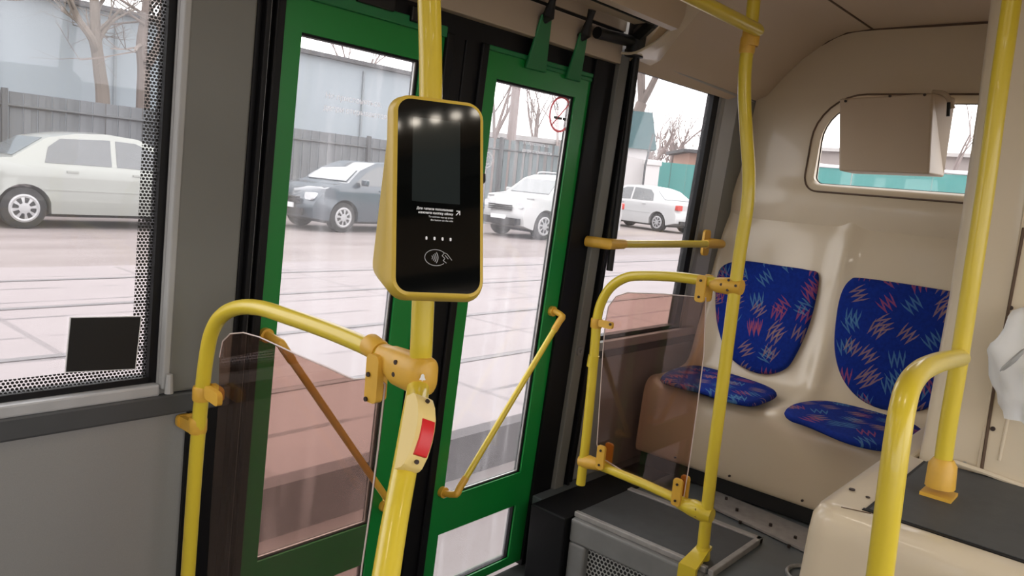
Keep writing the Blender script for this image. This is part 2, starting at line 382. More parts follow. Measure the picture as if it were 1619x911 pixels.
# overhanging mechanism cover
cover = thing('door_gear_cover', (1.7, 1.5, 2.07), 'long cream cover over the door mechanism, above the green door leaves', 'cover')
bm = NB()
pr = [(1.60, 2.09), (1.56, 2.075), (1.50, 2.078), (1.47, 2.09), (1.41, 2.045), (1.385, 2.05), (1.37, 2.09), (1.36, 2.235), (1.40, 2.25), (1.60, 2.25)]
loft(bm, [[(X0+1, y, z) for y, z in pr], [(2.34, y, z) for y, z in pr], [(2.37, y+.012, z+.012) for y, z in pr]])
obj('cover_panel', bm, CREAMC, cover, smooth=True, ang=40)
bm = NB(); box(bm, .9, 2.34, 1.478, 1.488, 2.068, 2.082); obj('seal_strip', bm, BLACKM, cover)
for xx in (1.75, 2.27):
    bm = NB(); cyl(bm, (xx, 1.44, 2.062), (xx, 1.44, 2.078), .008, 8); obj('screw', bm, SCREW, cover)
# moulded cove end piece beside the cover
bm = NB()
ra = [(2.37, y, z) for y, z in [(1.62, 1.99), (1.56, 1.99), (1.47, 2.03), (1.41, 2.09), (1.38, 2.17), (1.37, 2.24)]]
rb = [(2.44, y, z) for y, z in [(1.62, 1.985), (1.57, 1.985), (1.50, 2.02), (1.45, 2.08), (1.42, 2.15), (1.38, 2.24)]]
rc_ = [(2.60, y, z) for y, z in [(1.64, 1.985), (1.60, 2.003), (1.535, 2.087), (1.458, 2.171), (1.40, 2.215), (1.35, 2.252)]]
loft(bm, [[Vector(p)+Vector((0, 0, -.004)) for p in q] for q in (ra, rb, rc_)], caps=False, closed=False); structure('trim_17', bm, CREAM, smooth=True, ang=60)
bm = NB(); tube(bm, crom([(2.37, y, z-.004) for x, y, z in ra], 4), .005, 8); structure('trim_18', bm, CREAM, smooth=True)
bm = NB(); tube(bm, crom([px_(x, y, 2.75)+Vector((0, 0, 0)) for x, y in ((1080, 68), (1100, 42), (1125, 16))], 4), .0035, 6)
obj_seam = structure('trim_19', bm, GROOVE)

# ---------------------------------------------------------------- door leaves
def leaf(name, xa, xb, ga, gb, side):
    d = thing(name, ((xa+xb)/2, wy(.02), .02), None, None); d['kind'] = 'structure'
    zs = (.02, .055, .276, .41, 1.808, 1.892); D0, D1 = .000, .035
    bm = NB()
    wbox(bm, xa, ga, zs[0], zs[5], D0, D1); wbox(bm, gb, xb, zs[0], zs[5], D0, D1)
    wbox(bm, ga, gb, zs[4], zs[5], D0, D1); wbox(bm, ga, gb, zs[2], zs[3], D0, D1); wbox(bm, ga, gb, zs[0], zs[1], D0, D1)
    obj('leaf_frame', bm, GREEN, d)
    for nm, z0, z1 in (('pane', zs[3], zs[4]), ('lower_pane', zs[1], zs[2])):
        bm = NB(); wbox(bm, ga-.004, gb+.004, z0-.004, z1+.004, .020, .024); obj(nm, bm, PANED, d)
        bm = NB(); t = .006
        wbox(bm, ga, ga+t*.6, z0, z1, .008, .03); wbox(bm, gb-t, gb, z0, z1, .008, .03); wbox(bm, ga, gb, z1-t, z1, .008, .03); wbox(bm, ga, gb, z0, z0+t*.5, .008, .03)
        obj('gasket', bm, BLACK, d)
        if nm == 'pane':
            bm = NB(); wbox(bm, gb-.0115, gb-.0065, z0, z1, .012, .018); wbox(bm, ga, gb, z0+.003, z0+.007, .012, .018); obj('metal_bead', bm, METAL, d)
    bm = NB()
    if side > 0: wbox(bm, xb, 1.648, .02, 1.90, .0, .04); wbox(bm, xb+.0, xb+.03, .02, 1.90, -.012, .0)
    else: wbox(bm, 1.652, xa, .02, 1.90, .0, .04); wbox(bm, xa-.03, xa, .02, 1.90, -.012, .0)
    obj('edge_seal', bm, BLACK, d, bev=.004)
    return d
d1 = leaf('door_1', 1.046, 1.565, 1.10, 1.486, 1)
d2 = leaf('door_2', 1.742, 2.285, 1.80, 2.208, -1)
prop(d1, 'left green bus door leaf, partly behind the yellow card reader', None); prop(d2, 'right green bus door leaf with round no smoking sticker', None)
def bar(d, A, B, lab):
    A, B = pw_(*A, .006), pw_(*B, .006); o = .055
    a2 = A+Vector((0, -o, 0)); b2 = B+Vector((0, -o, 0)); u = (b2-a2).normalized()
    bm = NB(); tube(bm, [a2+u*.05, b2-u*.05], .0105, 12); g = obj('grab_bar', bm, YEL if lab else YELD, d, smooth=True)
    for P, Q, s in ((A, a2, 1), (B, b2, -1)):
        bm = NB(); tube(bm, crom([P, P+Vector((0, -.02, 0)), Q+u*s*.012, Q+u*s*.035, Q+u*s*.075], 4), [.0115]*4+[.011]*4+[.0125]*9, 12)
        cyl(bm, P+Vector((0, .008, 0)), P+Vector((0, -.010, 0)), .019, 12)
        obj('bar_end', bm, YELD, g, smooth=True)
        bm = NB(); cyl(bm, P+Vector((0, -.012, 0)), P+Vector((0, -.0145, 0))+Vector((-.0, 0, 0)), .006, 8); obj('screw', bm, SCREW, g)
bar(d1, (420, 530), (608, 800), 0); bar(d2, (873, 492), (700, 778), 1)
# brackets on top of the right leaf, with lever arms
def leaf_bracket(d, x, w, zt):
    bm = NB(); z0 = 1.86
    hexa(bm, [(x-w, wy(z0)-.014, z0), (x+w, wy(z0)-.014, z0), (x+w, wy(z0)-.002, z0), (x-w, wy(z0)-.002, z0),
              (x-.032-w*.5, wy(zt)-.056, zt), (x-.032+w*.5, wy(zt)-.056, zt), (x-.032+w*.5, wy(zt)-.048, zt), (x-.032-w*.5, wy(zt)-.048, zt)])
    b = obj('top_bracket', bm, GREEND, d, bev=.003)
    bm = NB(); y = wy(zt)-.060; x -= .032; tube(bm, [(x, y+.02, zt-.01), (x, y, zt), (x, y-.01, zt+.045), (x-.005, y-.02, zt+.075)], [.016, .02, .011, .014], 10); obj('pivot', bm, BLACKM, b, smooth=True)
leaf_bracket(d2, 1.966, .050, 2.02); leaf_bracket(d2, 2.168, .040, 2.005); 
bm = NB(); wbox(bm, 1.742, 2.285, 1.885, 1.90, -.008, .03); wbox(bm, 1.99, 2.285, 1.872, 1.885, -.006, 0); obj('top_rail', bm, GREEND, d2, bev=.003)
bm = NB(); wbox(bm, 1.046, 1.565, 1.885, 1.915, -.01, .03); obj('top_rail', bm, GREEND, d1, bev=.003)
bm = NB(); wbox(bm, 1.24, 1.36, 1.91, 1.945, -.02, .02); wbox(bm, 1.42, 1.46, 1.90, 1.94, -.02, .02); obj('hinge_block', bm, BLACKM, d1, bev=.003)
arm = thing('door_lever', (2.3, 1.6, 2.0), 'black door lever arm at the top right corner of the doorway', 'door lever')
bm = NB(); tube(bm, [(2.19, 1.605, 2.02), (2.40, 1.60, 2.03)], .020, 12); obj('lever_arm', bm, BLACKM, arm, smooth=True)
bm = NB(); tube(bm, [(2.42, 1.60, 1.98), (2.42, 1.59, 2.13)], .034, 12); tube(bm, [(2.42, 1.60, 2.05), (2.36, 1.50, 2.085)], .026, 10); obj('pivot_housing', bm, BLACKM, arm, smooth=True)
bm = NB(); tube(bm, [(2.445, 1.62, 1.20), (2.445, 1.605, 2.0)], .013, 10); obj('pivot_shaft', bm, BLACKM, arm, smooth=True)
# glass lettering
U_ = Vector((1, 0, 0)); V_ = Vector((0, -TT, 1)).normalized()
def gl(x, z, off=.018): return Vector((x, wy(z)+off, z))
text('lettering', 'Не прислоняться,', gl(1.195, 1.665), U_, V_, .0215, GPW, d1, depth=.0003)
text('lettering', 'двери открываются', gl(1.193, 1.635), U_, V_, .0215, GPW, d1, depth=.0003)
text('lettering', 'Не прислоняться,', gl(1.985, 1.625), U_, V_, .0165, GPW, d2, depth=.0003)
text('lettering', 'двери открываются', gl(1.985, 1.600), U_, V_, .0165, GPW, d2, depth=.0003)
# no smoking sticker
c = pw_(886, 181, -.017); r = .062
def ring(bm, c, ro, ri, t=.0008, n=40, a0=0, a1=360):
    for k in range(n):
        a, b = R(a0+(a1-a0)*k/n), R(a0+(a1-a0)*(k+1)/n)
        P = [c+U_*(q*math.cos(s))+V_*(q*math.sin(s)) for q, s in ((ri, a), (ro, a), (ro, b), (ri, b))]
        hexa(bm, P+[p+Vector((0, -t, 0)) for p in P])
bm = NB(); ring(bm, c, r, r-.008)
for s in (1,):
    a = U_*.70+V_*.71; b = U_*(-.71)+V_*.70
    P = [c+a*q+b*w for q, w in ((-r+.003, -.0025), (r-.003, -.0025), (r-.003, .0025), (-r+.003, .0025))]; hexa(bm, P+[p+Vector((0, -.001, 0)) for p in P])
stk = obj('no_smoking_sticker', bm, GPR, d2)
bm = NB(); L = [c+Vector((0, .001, 0))+U_*(r*math.cos(R(10*k)))+V_*(r*math.sin(R(10*k))) for k in range(36)]; prism(bm, L, (0, .0006, 0)); obj('sticker_film', bm, STF, stk)
bm = NB()
for a, b, e in ((-.034, .012, 0), (.016, .034, 0)):
    P = [c+U_*x+V_*z for x, z in ((a, -.018), (b, -.018), (b, -.009), (a, -.009))]; hexa(bm, P+[p+Vector((0, -.0006, 0)) for p in P])
obj('cigarette_print', bm, GREYF, stk)
bm = NB()
for k in range(5):
    a = R(72*k+20); cc = c+U_*(-.026+.009*math.cos(a))+V_*(.026+.009*math.sin(a)); ring(bm, cc, .0065, .0048, n=10)
obj('smoke_print', bm, GREYP, stk)
bm = NB(); c2 = gl(1.822, 1.558); ring(bm, c2, .026, .022); ring(bm, c2+V_*.002, .013, .009, n=14, a0=20, a1=140); ring(bm, c2, .015, .011, n=14, a0=190, a1=320); obj('round_print', bm, GPW, d2)
bm = NB(); wbox(bm, 1.812, 1.827, .08, .095, .017, .0195); obj('small_sticker', bm, STICK, d2)

# ---------------------------------------------------------------- right side window
win2 = thing('window_2', (2.9, wy(.9), .9), None, None); win2['kind'] = 'structure'
bm = NB(); wbox(bm, 2.52, 3.29, .89, 1.985, .030, .034); obj('pane', bm, PANE, win2)
bm = NB()
wbox(bm, 2.533, 3.29, .885, .905, .01, .046); wbox(bm, 2.533, 3.29, 1.965, 1.995, .005, .046); wbox(bm, 3.225, 3.29, .885, 1.99, .012, .046); obj('gasket', bm, BLACK, win2)
bm = NB(); hexa(bm, [(3.275, wy(.86)+.012, .86), (3.40, wy(.86)-.025, .86), (3.44, wy(.86)+.01, .86), (3.275, wy(.86)+.04, .86), (3.275, wy(1.985)+.012, 1.985), (3.40, wy(1.985)-.025, 1.985), (3.44, wy(1.985)+.01, 1.985), (3.275, wy(1.985)+.04, 1.985)]); obj('jamb', bm, GREYL, win2, bev=.004)
bm = NB(); wbox(bm, 2.535, 3.40, .85, .888, -.02, .01); obj('sill', bm, GREYL, win2, bev=.004)
bm = NB(); wbox(bm, 3.395, 3.60, .55, 1.99, -.026, .02); structure('trim_20', bm, GREY, bev=.006)
bm = NB(); wbox(bm, 2.535, 3.40, .815, .852, -.014, .01); structure('trim_21', bm, DSTRIP, bev=.004)
bm = NB(); tube(bm, crom([(2.50, wy(2.0)-.03, 2.006), (2.62, wy(2.0)-.035, 1.998), (3.56, wy(1.98)-.02, 1.975)], 4), .006, 8); structure('trim_22', bm, GREYL, smooth=True)

# ---------------------------------------------------------------- partition tower at right, engine cover box
BXZ = .85
part = NB(); tower_x = 2.33
tp = []
loop = [(2.37, .475), (2.345, .462), (2.335, .44), (2.33, .40), (2.33, .36), (2.325, .332), (2.318, .328), (2.318, .05), (2.318, -.75), (3.58, -.75), (3.58, .475)]
def tl(z, dy): return [(x, y+(dy if y > .3 else 0), z) for x, y in loop]
loft(part, [tl(.30, .0), tl(BXZ, -.004), tl(1.3, -.01), tl(1.8, .0), tl(2.10, .012), tl(2.27, .03)])
structure('wall_partition', part, CREAM, smooth=True, ang=40)
bm = NB(); s = [px_(x, y, 2.316) for x, y in ((1619, 360), (1600, 460), (1572, 610), (1552, 742))]; tube(bm, s, .004, 6); structure('trim_23', bm, GROOVE)
bm = NB(); s = [px_(x, y, 2.318) for x, y in ((1604, 600), (1590, 680), (1580, 728))]; tube(bm, s, .004, 8); structure('trim_24', bm, CREAM)
bm = NB(); s = [px_(x, y, 2.31)-Vector((0, 0, 0)) for x, y in ((1500, 728), (1548, 744), (1619, 770))]; tube(bm, s, .007, 8); structure('baseboard_partition', bm, CREAM, smooth=True)
for i, (x, y) in enumerate(((1598, 487), (1570, 678), (1525, 733), (1573, 585))):
    s = px_(x, y, 2.318); bm = NB(); cyl(bm, s, s+Vector((-.004, 0, 0)), .006 if i < 3 else .003, 10)
    o = obj('screw', bm, SCREW if i != 2 else METAL); prop(o, ['small screw head on the cream partition at the right, upper one', 'small screw head low on the cream partition, beside the seam', 'pale screw at the foot of the cream partition, behind the pole base', 'tiny dark screw on the cream partition, left of the seam'][i], 'screw')
eng = thing('engine_cover', (2.4, 0, .3), 'cream moulded engine cover box with a dark grey top mat, lower right', 'engine cover')
def box_loop(z, g, r):   # footprint with rounded left-front corner
    xa, xb, ya, yb = 1.72+g, 2.316, -.62, .545-g
    L = [(xb, ya, z), (xb, yb, z)]
    for k in range(9):
        a = R(90*k/8); L.append((xa+r-r*math.sin(a), yb-r+r*math.cos(a), z))
    L += [(xa, ya, z)]
    return L
bm = NB(); loft(bm, [box_loop(.0, -.03, .06), box_loop(.3, -.02, .06), box_loop(.78, -.004, .055), box_loop(.82, .0, .05), box_loop(.842, .010, .05), box_loop(.848, .024, .045), box_loop(.85, .036, .04)])
obj('housing', bm, CREAM, eng, smooth=True, ang=60)
bm = NB(); box(bm, 2.318, 2.93, .478, .545, .30, .845); structure('trim_25', bm, CREAM, bev=.01)
mp = [pz_(x, y, .8515) for x, y in ((1375, 808), (1466, 729), (1500, 732))]
bm = NB(); prism(bm, [(1.797, .437, .850), (2.30, .437, .850), (2.316, .40, .850), (2.316, -.6, .850), (1.797, -.6, .850)], (0, 0, .004)); obj('top_mat', bm, MAT, eng)
bm = NB(); box(bm, 1.785, 1.797, -.6, .449, .8495, .8525); box(bm, 1.797, 2.3, .437, .445, .8495, .8525); obj('mat_edging', bm, BLACK, eng)
bm = NB(); a = pz_(1347, 775, .851); cyl(bm, a, a+Vector((0, 0, .003)), .007, 10); obj('screw', bm, SCREW, eng)
bm = NB(); a = pz_(1372, 787, .851); cyl(bm, a, a+Vector((0, 0, .002)), .005, 10); obj('screw', bm, SCREW, eng)
bm = NB(); tube(bm, [pz_(x, y, .851) for x, y in ((1330, 802), (1376, 812))], .0012, 5); tube(bm, [pz_(x, y, .851) for x, y in ((1376, 812), (1388, 800))], .0012, 5); obj('joint_line', bm, GROOVE, eng)

# ---------------------------------------------------------------- display housing before the rear window
P = lambda x, y, X: px_(x, y, X)
disp = thing('display_housing', (3.45, .99, 1.68), 'cream box mounted in front of the rear window', 'equipment box')
A = [P(1327, 156, 3.42), P(1474, 147, 3.42), P(1469, 275, 3.36), P(1326, 270, 3.36)]
bk = [Vector((3.535, A[0].y+.004, A[0].z+.004)), Vector((3.535, A[1].y-.062, A[1].z-.002)), Vector((3.55, A[2].y-.012, A[2].z)), Vector((3.55, A[3].y+.004, A[3].z))]
bm = NB(); hexa(bm, A+bk); obj('housing', bm, CREAMC, disp, bev=.008, seg=3)
for x, y in ((1337, 160), (1407, 152), (1462, 150)):
    s = P(x, y, 3.417); bm = NB(); cyl(bm, s+Vector((.006, 0, 0)), s+Vector((-.004, 0, 0)), .0055, 8); obj('screw', bm, SCREW, disp)
bm = NB(); tube(bm, crom([P(x, y, 3.47) for x, y in ((1474, 146), (1492, 148), (1501, 158), (1506, 172))], 4), .010, 8); obj('cable_clip', bm, CREAMC, disp, smooth=True)
bm = NB(); tube(bm, [P(1500, 162, 3.46), P(1499, 184, 3.46)], .007, 8); obj('cable_end', bm, BLACKM, disp)

# ---------------------------------------------------------------- rear double seat
bench = thing('double_seat', (3.2, 1.1, .3), 'cream moulded double seat bench below the rear window', 'seat bench')
sp = [(3.548, 1.50), (3.53, 1.44), (3.505, 1.39), (3.49, 1.33), (3.475, 1.26), (3.45, 1.15), (3.425, 1.02), (3.40, .90), (3.375, .80), (3.355, .745), (3.32, .71), (3.25, .69), (3.15, .682), (3.05, .685), (2.985, .69), (2.955, .672), (2.94, .63), (2.935, .55), (2.93, .45), (2.925, .372), (2.945, .366)]
YC = (1.39, .83)
def bump(y, z, i):
    t = i/(len(sp)-1)
    d = 0
    # ridges beside each seat and between the two
    amt = 0
    if .95 < z < 1.5 and i < 8: amt = .022*math.sin(math.pi*min(1, max(0, (1.5-z)/.5)))
    elif i <= 9: amt = .03
    elif i <= 14: amt = .02
    elif i <= 15: amt = .01
    rid = 0
    for yc in (1.11, 1.68, .54): rid = max(rid, math.exp(-((y-yc)/.045)**2))
    return amt*rid
ys = [1.70-.0145*k for k in range(84)]
ys = [y for y in ys if y > .48]
rings = []
for i, (x, z) in enumerate(sp):
    row = []
    a = sp[max(i-1, 0)]; b = sp[min(i+1, len(sp)-1)]; tx, tz = b[0]-a[0], b[1]-a[1]; l = math.hypot(tx, tz); nx, nz = tz/l, -tx/l   # toward the seat
    for y in ys:
        h = bump(y, z, i); dish = 0
        if 10 <= i <= 14: dish = -.012*max(math.exp(-((y-c)/.14)**2) for c in YC)
        if 3 <= i <= 9: dish = -.012*max(math.exp(-((y-c)/.13)**2) for c in YC)
        row.append((x+nx*(h+dish), y, z+nz*(h+dish)))
    rings.append(row)
bm = NB(); loft(bm, rings, caps=False, closed=False)
bmesh.ops.solidify(bm, geom=bm.faces[:], thickness=.006) if False else None
sh = obj('seat_shell', bm, CREAM, bench, smooth=True, ang=80)
sm = sh.modifiers.new('sub', 'SUBSURF'); sm.levels = 1; sm.render_levels = 1
def pad(name, loop, vec, mat, parent, thick, crown=.012):
    """upholstered pad: outline loop, domed along vec"""
    vec = Vector(vec).normalized(); L = crom(loop, 5, True); c = sum(L, Vector())/len(L)
    bm = NB(); rings = []
    for t, h in ((1.0, -.012), (1.012, .25), (1.0, .62), (.975, .9), (.93, 1.0)): rings.append([c+(p-c)*t+vec*(thick*h) for p in L])
    for t in (.7, .4, .12): rings.append([c+(p-c)*t+vec*(thick+crown*(1-t*t)) for p in L])
    loft(bm, rings); o = obj(name, bm, mat, parent, smooth=True, ang=80); return o
nb = Vector((-1, 0, .22)).normalized()
pb = lambda x, y: pp_(x, y, (3.435, 1, 1.1), nb)
pad('backrest_pad', [pb(*q) for q in ((1142, 424), (1174, 414), (1230, 421), (1276, 428), (1294, 436), (1289, 478), (1277, 520), (1259, 560), (1243, 582), (1216, 591), (1185, 585), (1157, 566), (1143, 540), (1134, 500), (1134, 455))], nb, SEATB, bench, .022)
pad('backrest_pad', [pb(*q) for q in ((1346, 444), (1362, 441), (1430, 450), (1498, 461), (1560, 470), (1572, 480), (1565, 530), (1545, 580), (1515, 620), (1480, 640), (1445, 650), (1403, 648), (1370, 636), (1345, 615), (1328, 585), (1321, 545), (1325, 495), (1333, 462))], nb, SEATB, bench, .022)
ps = lambda x, y, z=.705: pz_(x, y, z)
up = Vector((-.03, 0, 1)).normalized()
pad('seat_pad', [ps(*q) for q in ((1045, 603), (1060, 590), (1096, 583), (1139, 592), (1185, 606), (1216, 618), (1227, 627), (1213, 636), (1186, 643), (1145, 635), (1105, 622), (1065, 612))], up, SEATS, bench, .020, .008)
pad('seat_pad', [ps(*q) for q in ((1241, 655), (1256, 645), (1291, 640), (1328, 644), (1387, 659), (1437, 675), (1458, 688), (1450, 698), (1425, 708), (1395, 714), (1340, 702), (1278, 676), (1250, 666))], up, SEATS, bench, .022, .008)
bm = NB(); box(bm, 2.945, 3.58, .55, 1.68, .306, .372); obj('plinth', bm, BLACKM, bench)
for y in (.95, 1.25, 1.5): 
    bm = NB(); cyl(bm, (2.929, y, .395), (2.922, y, .395), .005, 8); obj('screw', bm, SCREW, bench)

bm = NB(); box(bm, 2.21, 3.0, 1.535, 1.70, .0, .306); structure('trim_29', bm, BLACK, bev=.006)
# ---------------------------------------------------------------- platform details
def strip_on(Z, pts, h=.006):
    bm = NB(); prism(bm, [pz_(x, y, Z) for x, y in pts], (0, 0, h)); return bm
st = obj('step_edging', strip_on(.300, ((1129, 806), (1131, 777), (1296, 845), (1294, 878)), .004), WORN); prop(st, 'worn grey metal edging strip on the floor in front of the seat bench', 'floor edging')
bm = strip_on(.304, ((1129, 806), (1129, 800), (1294, 872), (1294, 884)), .008); obj('bright_lip', bm, WORN, st)
for x, y in ((1165, 808), (1170, 828), (1218, 832), (1247, 866), (1257, 852), (1148, 790)):
    s = pz_(x, y, .304); bm = NB(); cyl(bm, s, s+Vector((0, 0, .010)), .006, 8); obj('rivet', bm, SCREW, st)
htc = thing('grille_box', (2.3, 1.3, .3), 'grey metal box with perforated grille beside the door, below the glass screen', 'heater box')
def hp(x, y, z=.315): return pz_(x, y, z)
topc = [Vector((2.27, 1.62, .32)), Vector((2.27, 1.00, .32)), Vector((2.60, 1.00, .32)), Vector((2.60, 1.62, .32))]
bm = NB(); box(bm, 2.262, 2.62, .985, 1.53, .301, .318); obj('lid', bm, MAT, htc, bev=.004)
bm = NB()
box(bm, 2.255, 2.275, 1.0, 1.53, .305, .325); box(bm, 2.255, 2.64, .972, .992, .301, .324); box(bm, 2.61, 2.64, .972, 1.53, .301, .324); obj('lid_trim', bm, WORN, htc, bev=.003)
bm = NB(); box(bm, 2.235, 2.284, 1.0, 1.53, .215, .305); box(bm, 2.235, 2.284, 1.455, 1.53, .02, .215); box(bm, 2.235, 2.284, .92, 1.0, .02, .305); box(bm, 2.235, 2.284, 1.0, 1.455, .02, .05); obj('frame', bm, METALD, htc, bev=.01, seg=3)
bm = NB(); box(bm, 2.262, 2.272, 1.0, 1.455, .05, .215); obj('grille', bm, PERF, htc)
bm = NB(); rr = []
for t in range(24):
    a = R(15*t); rr.append((2.52+.07*math.cos(a), .76+.07*math.sin(a), .306))
tube(bm, rr+[rr[0]], .007, 8, False); fr_ = obj('floor_ring', bm, METAL, None, smooth=True); prop(fr_, 'round metal ring set in the rear floor beside the cream engine cover', 'floor fitting')

# ================================================================ POLES
def clamp(bm, P, ax, r, h):
    ax = Vector(ax).normalized(); P = Vector(P); tube(bm, [P-ax*h/2, P-ax*h*.35, P+ax*h*.35, P+ax*h/2], [r*.93, r, r, r*.93], 16)
def plate(bm, P, U, V, w, h, t):
    U = Vector(U).normalized(); V = Vector(V).normalized(); n = U.cross(V)
    L = [Vector(P)+U*a+V*b-n*t/2 for a, b in rrect(0, 0, w, h, min(w, h)*.32, 4)]; prism(bm, L, n*t)
# centre pole: straight from the ceiling, bends towards the aisle under the stop button
cp = [px_(x, y, .86) for x, y in ((677, -40), (678.5, 0), (681, 150), (676, 330), (669, 480), (666, 550), (662, 605))]
low = [pd_(654, 660, 1.175), pd_(640, 740, 1.13), pd_(625, 820, 1.07), pd_(612, 900, 1.02)]
cpath = [cp[1]+Vector((0, 0, .62))] + cp[1:] + low
gp = thing('centre_pole', (low[-1].x-.12, low[-1].y-.10, 0), 'thick yellow vertical pole carrying the card reader, in front of the doors', 'grab pole')
end = low[-1]; dn = (low[-1]-low[-2]).normalized()
dtop = (cp[1]-cp[3]).normalized(); ctop = cp[1]+dtop*((2.30-cp[1].z)/dtop.z)
cpath2 = [ctop] + crom(cp[1:] + low, 6) + [end+dn*.12, end+dn*.24+Vector((0, 0, -.03)), Vector((end.x-.12, end.y-.10, .30)), Vector((end.x-.12, end.y-.10, .0))]
bm = NB(); tube(bm, cpath2, .0185, 24); obj('pole', bm, YEL, gp, smooth=True)
bm = NB(); tube(bm, [Vector((end.x-.12, end.y-.10, 0)), Vector((end.x-.12, end.y-.10, .02)), Vector((end.x-.12, end.y-.10, .05))], [.04, .035, .022], 20); obj('base_flange', bm, YELD, gp, smooth=True)

# left barrier by the doorway
XL = .86
br = thing('door_barrier', (XL, 1.65, 0), 'yellow hoop barrier with tinted screen left of the doors', 'barrier')
lp = [px_(x, y, XL) for x, y in ((289, 985), (297, 911), (306, 780), (313, 690), (320, 615), (327, 560), (335, 525), (350, 500), (375, 487), (410, 487), (460, 502), (520, 523), (580, 548), (626, 573))]
bm = NB(); tube(bm, [Vector((lp[1].x, lp[1].y, 0))]+crom(lp[1:], 6), .0165, 20); obj('rail', bm, YEL, br, smooth=True)
q = px_(318, 612, XL); q2 = px_(326, 622, XL)
bm = NB(); clamp(bm, px_(319, 622, XL), (0, 0, 1), .0205, .034); plate(bm, px_(337, 626, XL-.02), (0, -1, -.1), (0, 0, 1), .06, .03, .012); plate(bm, px_(343, 620, XL+.02), (0, -1, -.1), (0, 0, 1), .05, .03, .010); obj('screen_clamp', bm, YELD, br, smooth=True, ang=40)
bm = NB(); clamp(bm, px_(313, 672, XL), (0, 0, 1), .0205, .038); a = px_(285, 662, XL)
plate(bm, Vector((a.x+.01, wy(a.z)-.012, a.z)), (1, 0, 0), (0, 0, 1), .055, .03, .010); hexa(bm, [(XL-.012, 1.66, a.z-.014), (XL+.0, 1.66, a.z-.014), (XL+.0, wy(a.z)-.008, a.z-.014), (XL-.012, wy(a.z)-.008, a.z-.014), (XL-.012, 1.66, a.z+.014), (XL, 1.66, a.z+.014), (XL, wy(a.z)-.008, a.z+.014), (XL-.012, wy(a.z)-.008, a.z+.014)])
wb = obj('wall_bracket', bm, YELD, br, smooth=True, ang=40)
def scr(P, n, parent, r=.004, mat=None):
    bm = NB(); P = Vector(P); n = Vector(n).normalized(); cyl(bm, P, P+n*.003, r, 10); return obj('screw', bm, mat or SCREW, parent)
va = ray(285, 662).normalized()
scr(Vector((a.x-.006, wy(a.z)-.018, a.z)), (0, -1, 0), wb, .006)
# clamps by the centre pole
bm = NB(); k = px_(592, 550, XL); clamp(bm, k, (0, -1, -.25), .021, .034); pl_c = px_(587, 608, XL-.022); 
kd = (px_(588, 640, XL-.022)-px_(594, 560, XL-.022))
plate(bm, (px_(588, 640, XL-.022)+px_(596, 556, XL-.022))/2, (0, 1, 0), (0, 0, 1), .032, .085, .014); plate(bm, (px_(598, 640, XL+.016)+px_(604, 560, XL+.016))/2, (0, 1, 0), (0, 0, 1), .026, .075, .012)
sc = obj('screen_clamp', bm, YELD, br, smooth=True, ang=40)
for x, y in ((583, 592), (579, 631)): scr(px_(x, y, XL-.0295), (-1, 0, 0), sc, .0042)
# tee joint round the pole
tc = px_(662, 592, .86)
bm = NB(); V2 = Vector((0, 0, 1)); 
n_tee = (Vector((-.63, -.77, 0))); n_tee.normalize(); u_tee = Vector((-n_tee.y, n_tee.x, 0)); u_tee = Vector((.77, -.63, 0))
secs = []
jl = [px_(x, y, .86) for x, y in ((616, 568), (628, 577), (645, 588), (662, 593))]
yd = Vector((0, -1, 0)); q0_ = px_(606, 561, .86)
def tring(c, hz_, hx): return [c+Vector((hx*a, 0, hz_*b)) for a, b in rrect(0, 0, 2, 2, .75, 5)]
ctrs = [(q0_, .019, .019), (px_(613, 567, .86), .022, .020), (px_(620, 572, .86), .027, .022), (px_(632, 580, .86), .031, .0255), (tc+yd*-.004, .0325, .0275), (tc+yd*.012, .0325, .0275), (tc+yd*.022, .031, .023), (tc+yd*.0275, .027, .014)]
loft(bm, [tring(*q) for q in ctrs])
tj = obj('tee_joint', bm, YELD, br, smooth=True, ang=50)
for x, y in ((626, 573), (623, 592)):
    P = px_(x, y, .86-.0245); scr(P+Vector((.001, 0, 0)), (-1, 0, 0), tj, .0042)
P = px_(668, 598, .86); v = (E0-P).normalized(); O = P+v*.0345; UU = Vector((.77, -.63, 0)); VV = v.cross(UU)*-1
VV = UU.cross(v)*-1; VV = Vector((0, 0, 1)); nn = UU.cross(VV)
def flat(bm, O, U, V, loop, t=.0008):
    n = U.cross(V).normalized(); prism(bm, [O+U*a+V*b for a, b in loop], n*t)
bm = NB(); flat(bm, O-v*.0005, UU, VV, [(-.0048, -.0032), (-.0048, -.0016), (-.0032, .001), (-.0028, .0045), (-.0012, .0068), (.0012, .0068), (.0028, .0045), (.0032, .001), (.0048, -.0016), (.0048, -.0032)]); flat(bm, O-v*.0005, UU, VV, [(-.0012, -.0048), (.0012, -.0048), (.0012, -.0038), (-.0012, -.0038)]); obj('bell_print', bm, WHITEP, tj)
# tinted screen
sl = [px_(x, y, XL+.004) for x, y in ((322, 990), (336, 760), (345, 640), (347, 565), (352, 540), (364, 528), (385, 526), (410, 533), (470, 561), (520, 582), (545, 594), (560, 600), (597, 597), (609, 608), (607, 625), (598, 707), (586, 800), (573, 890), (562, 975))]
bm = NB(); prism(bm, sl, (.004, 0, 0)); obj('tinted_screen', bm, PLEX, br)
bm = NB(); tube(bm, sl[3:], .0016, 5, False); obj('screen_edge', bm, PLEXE, br)

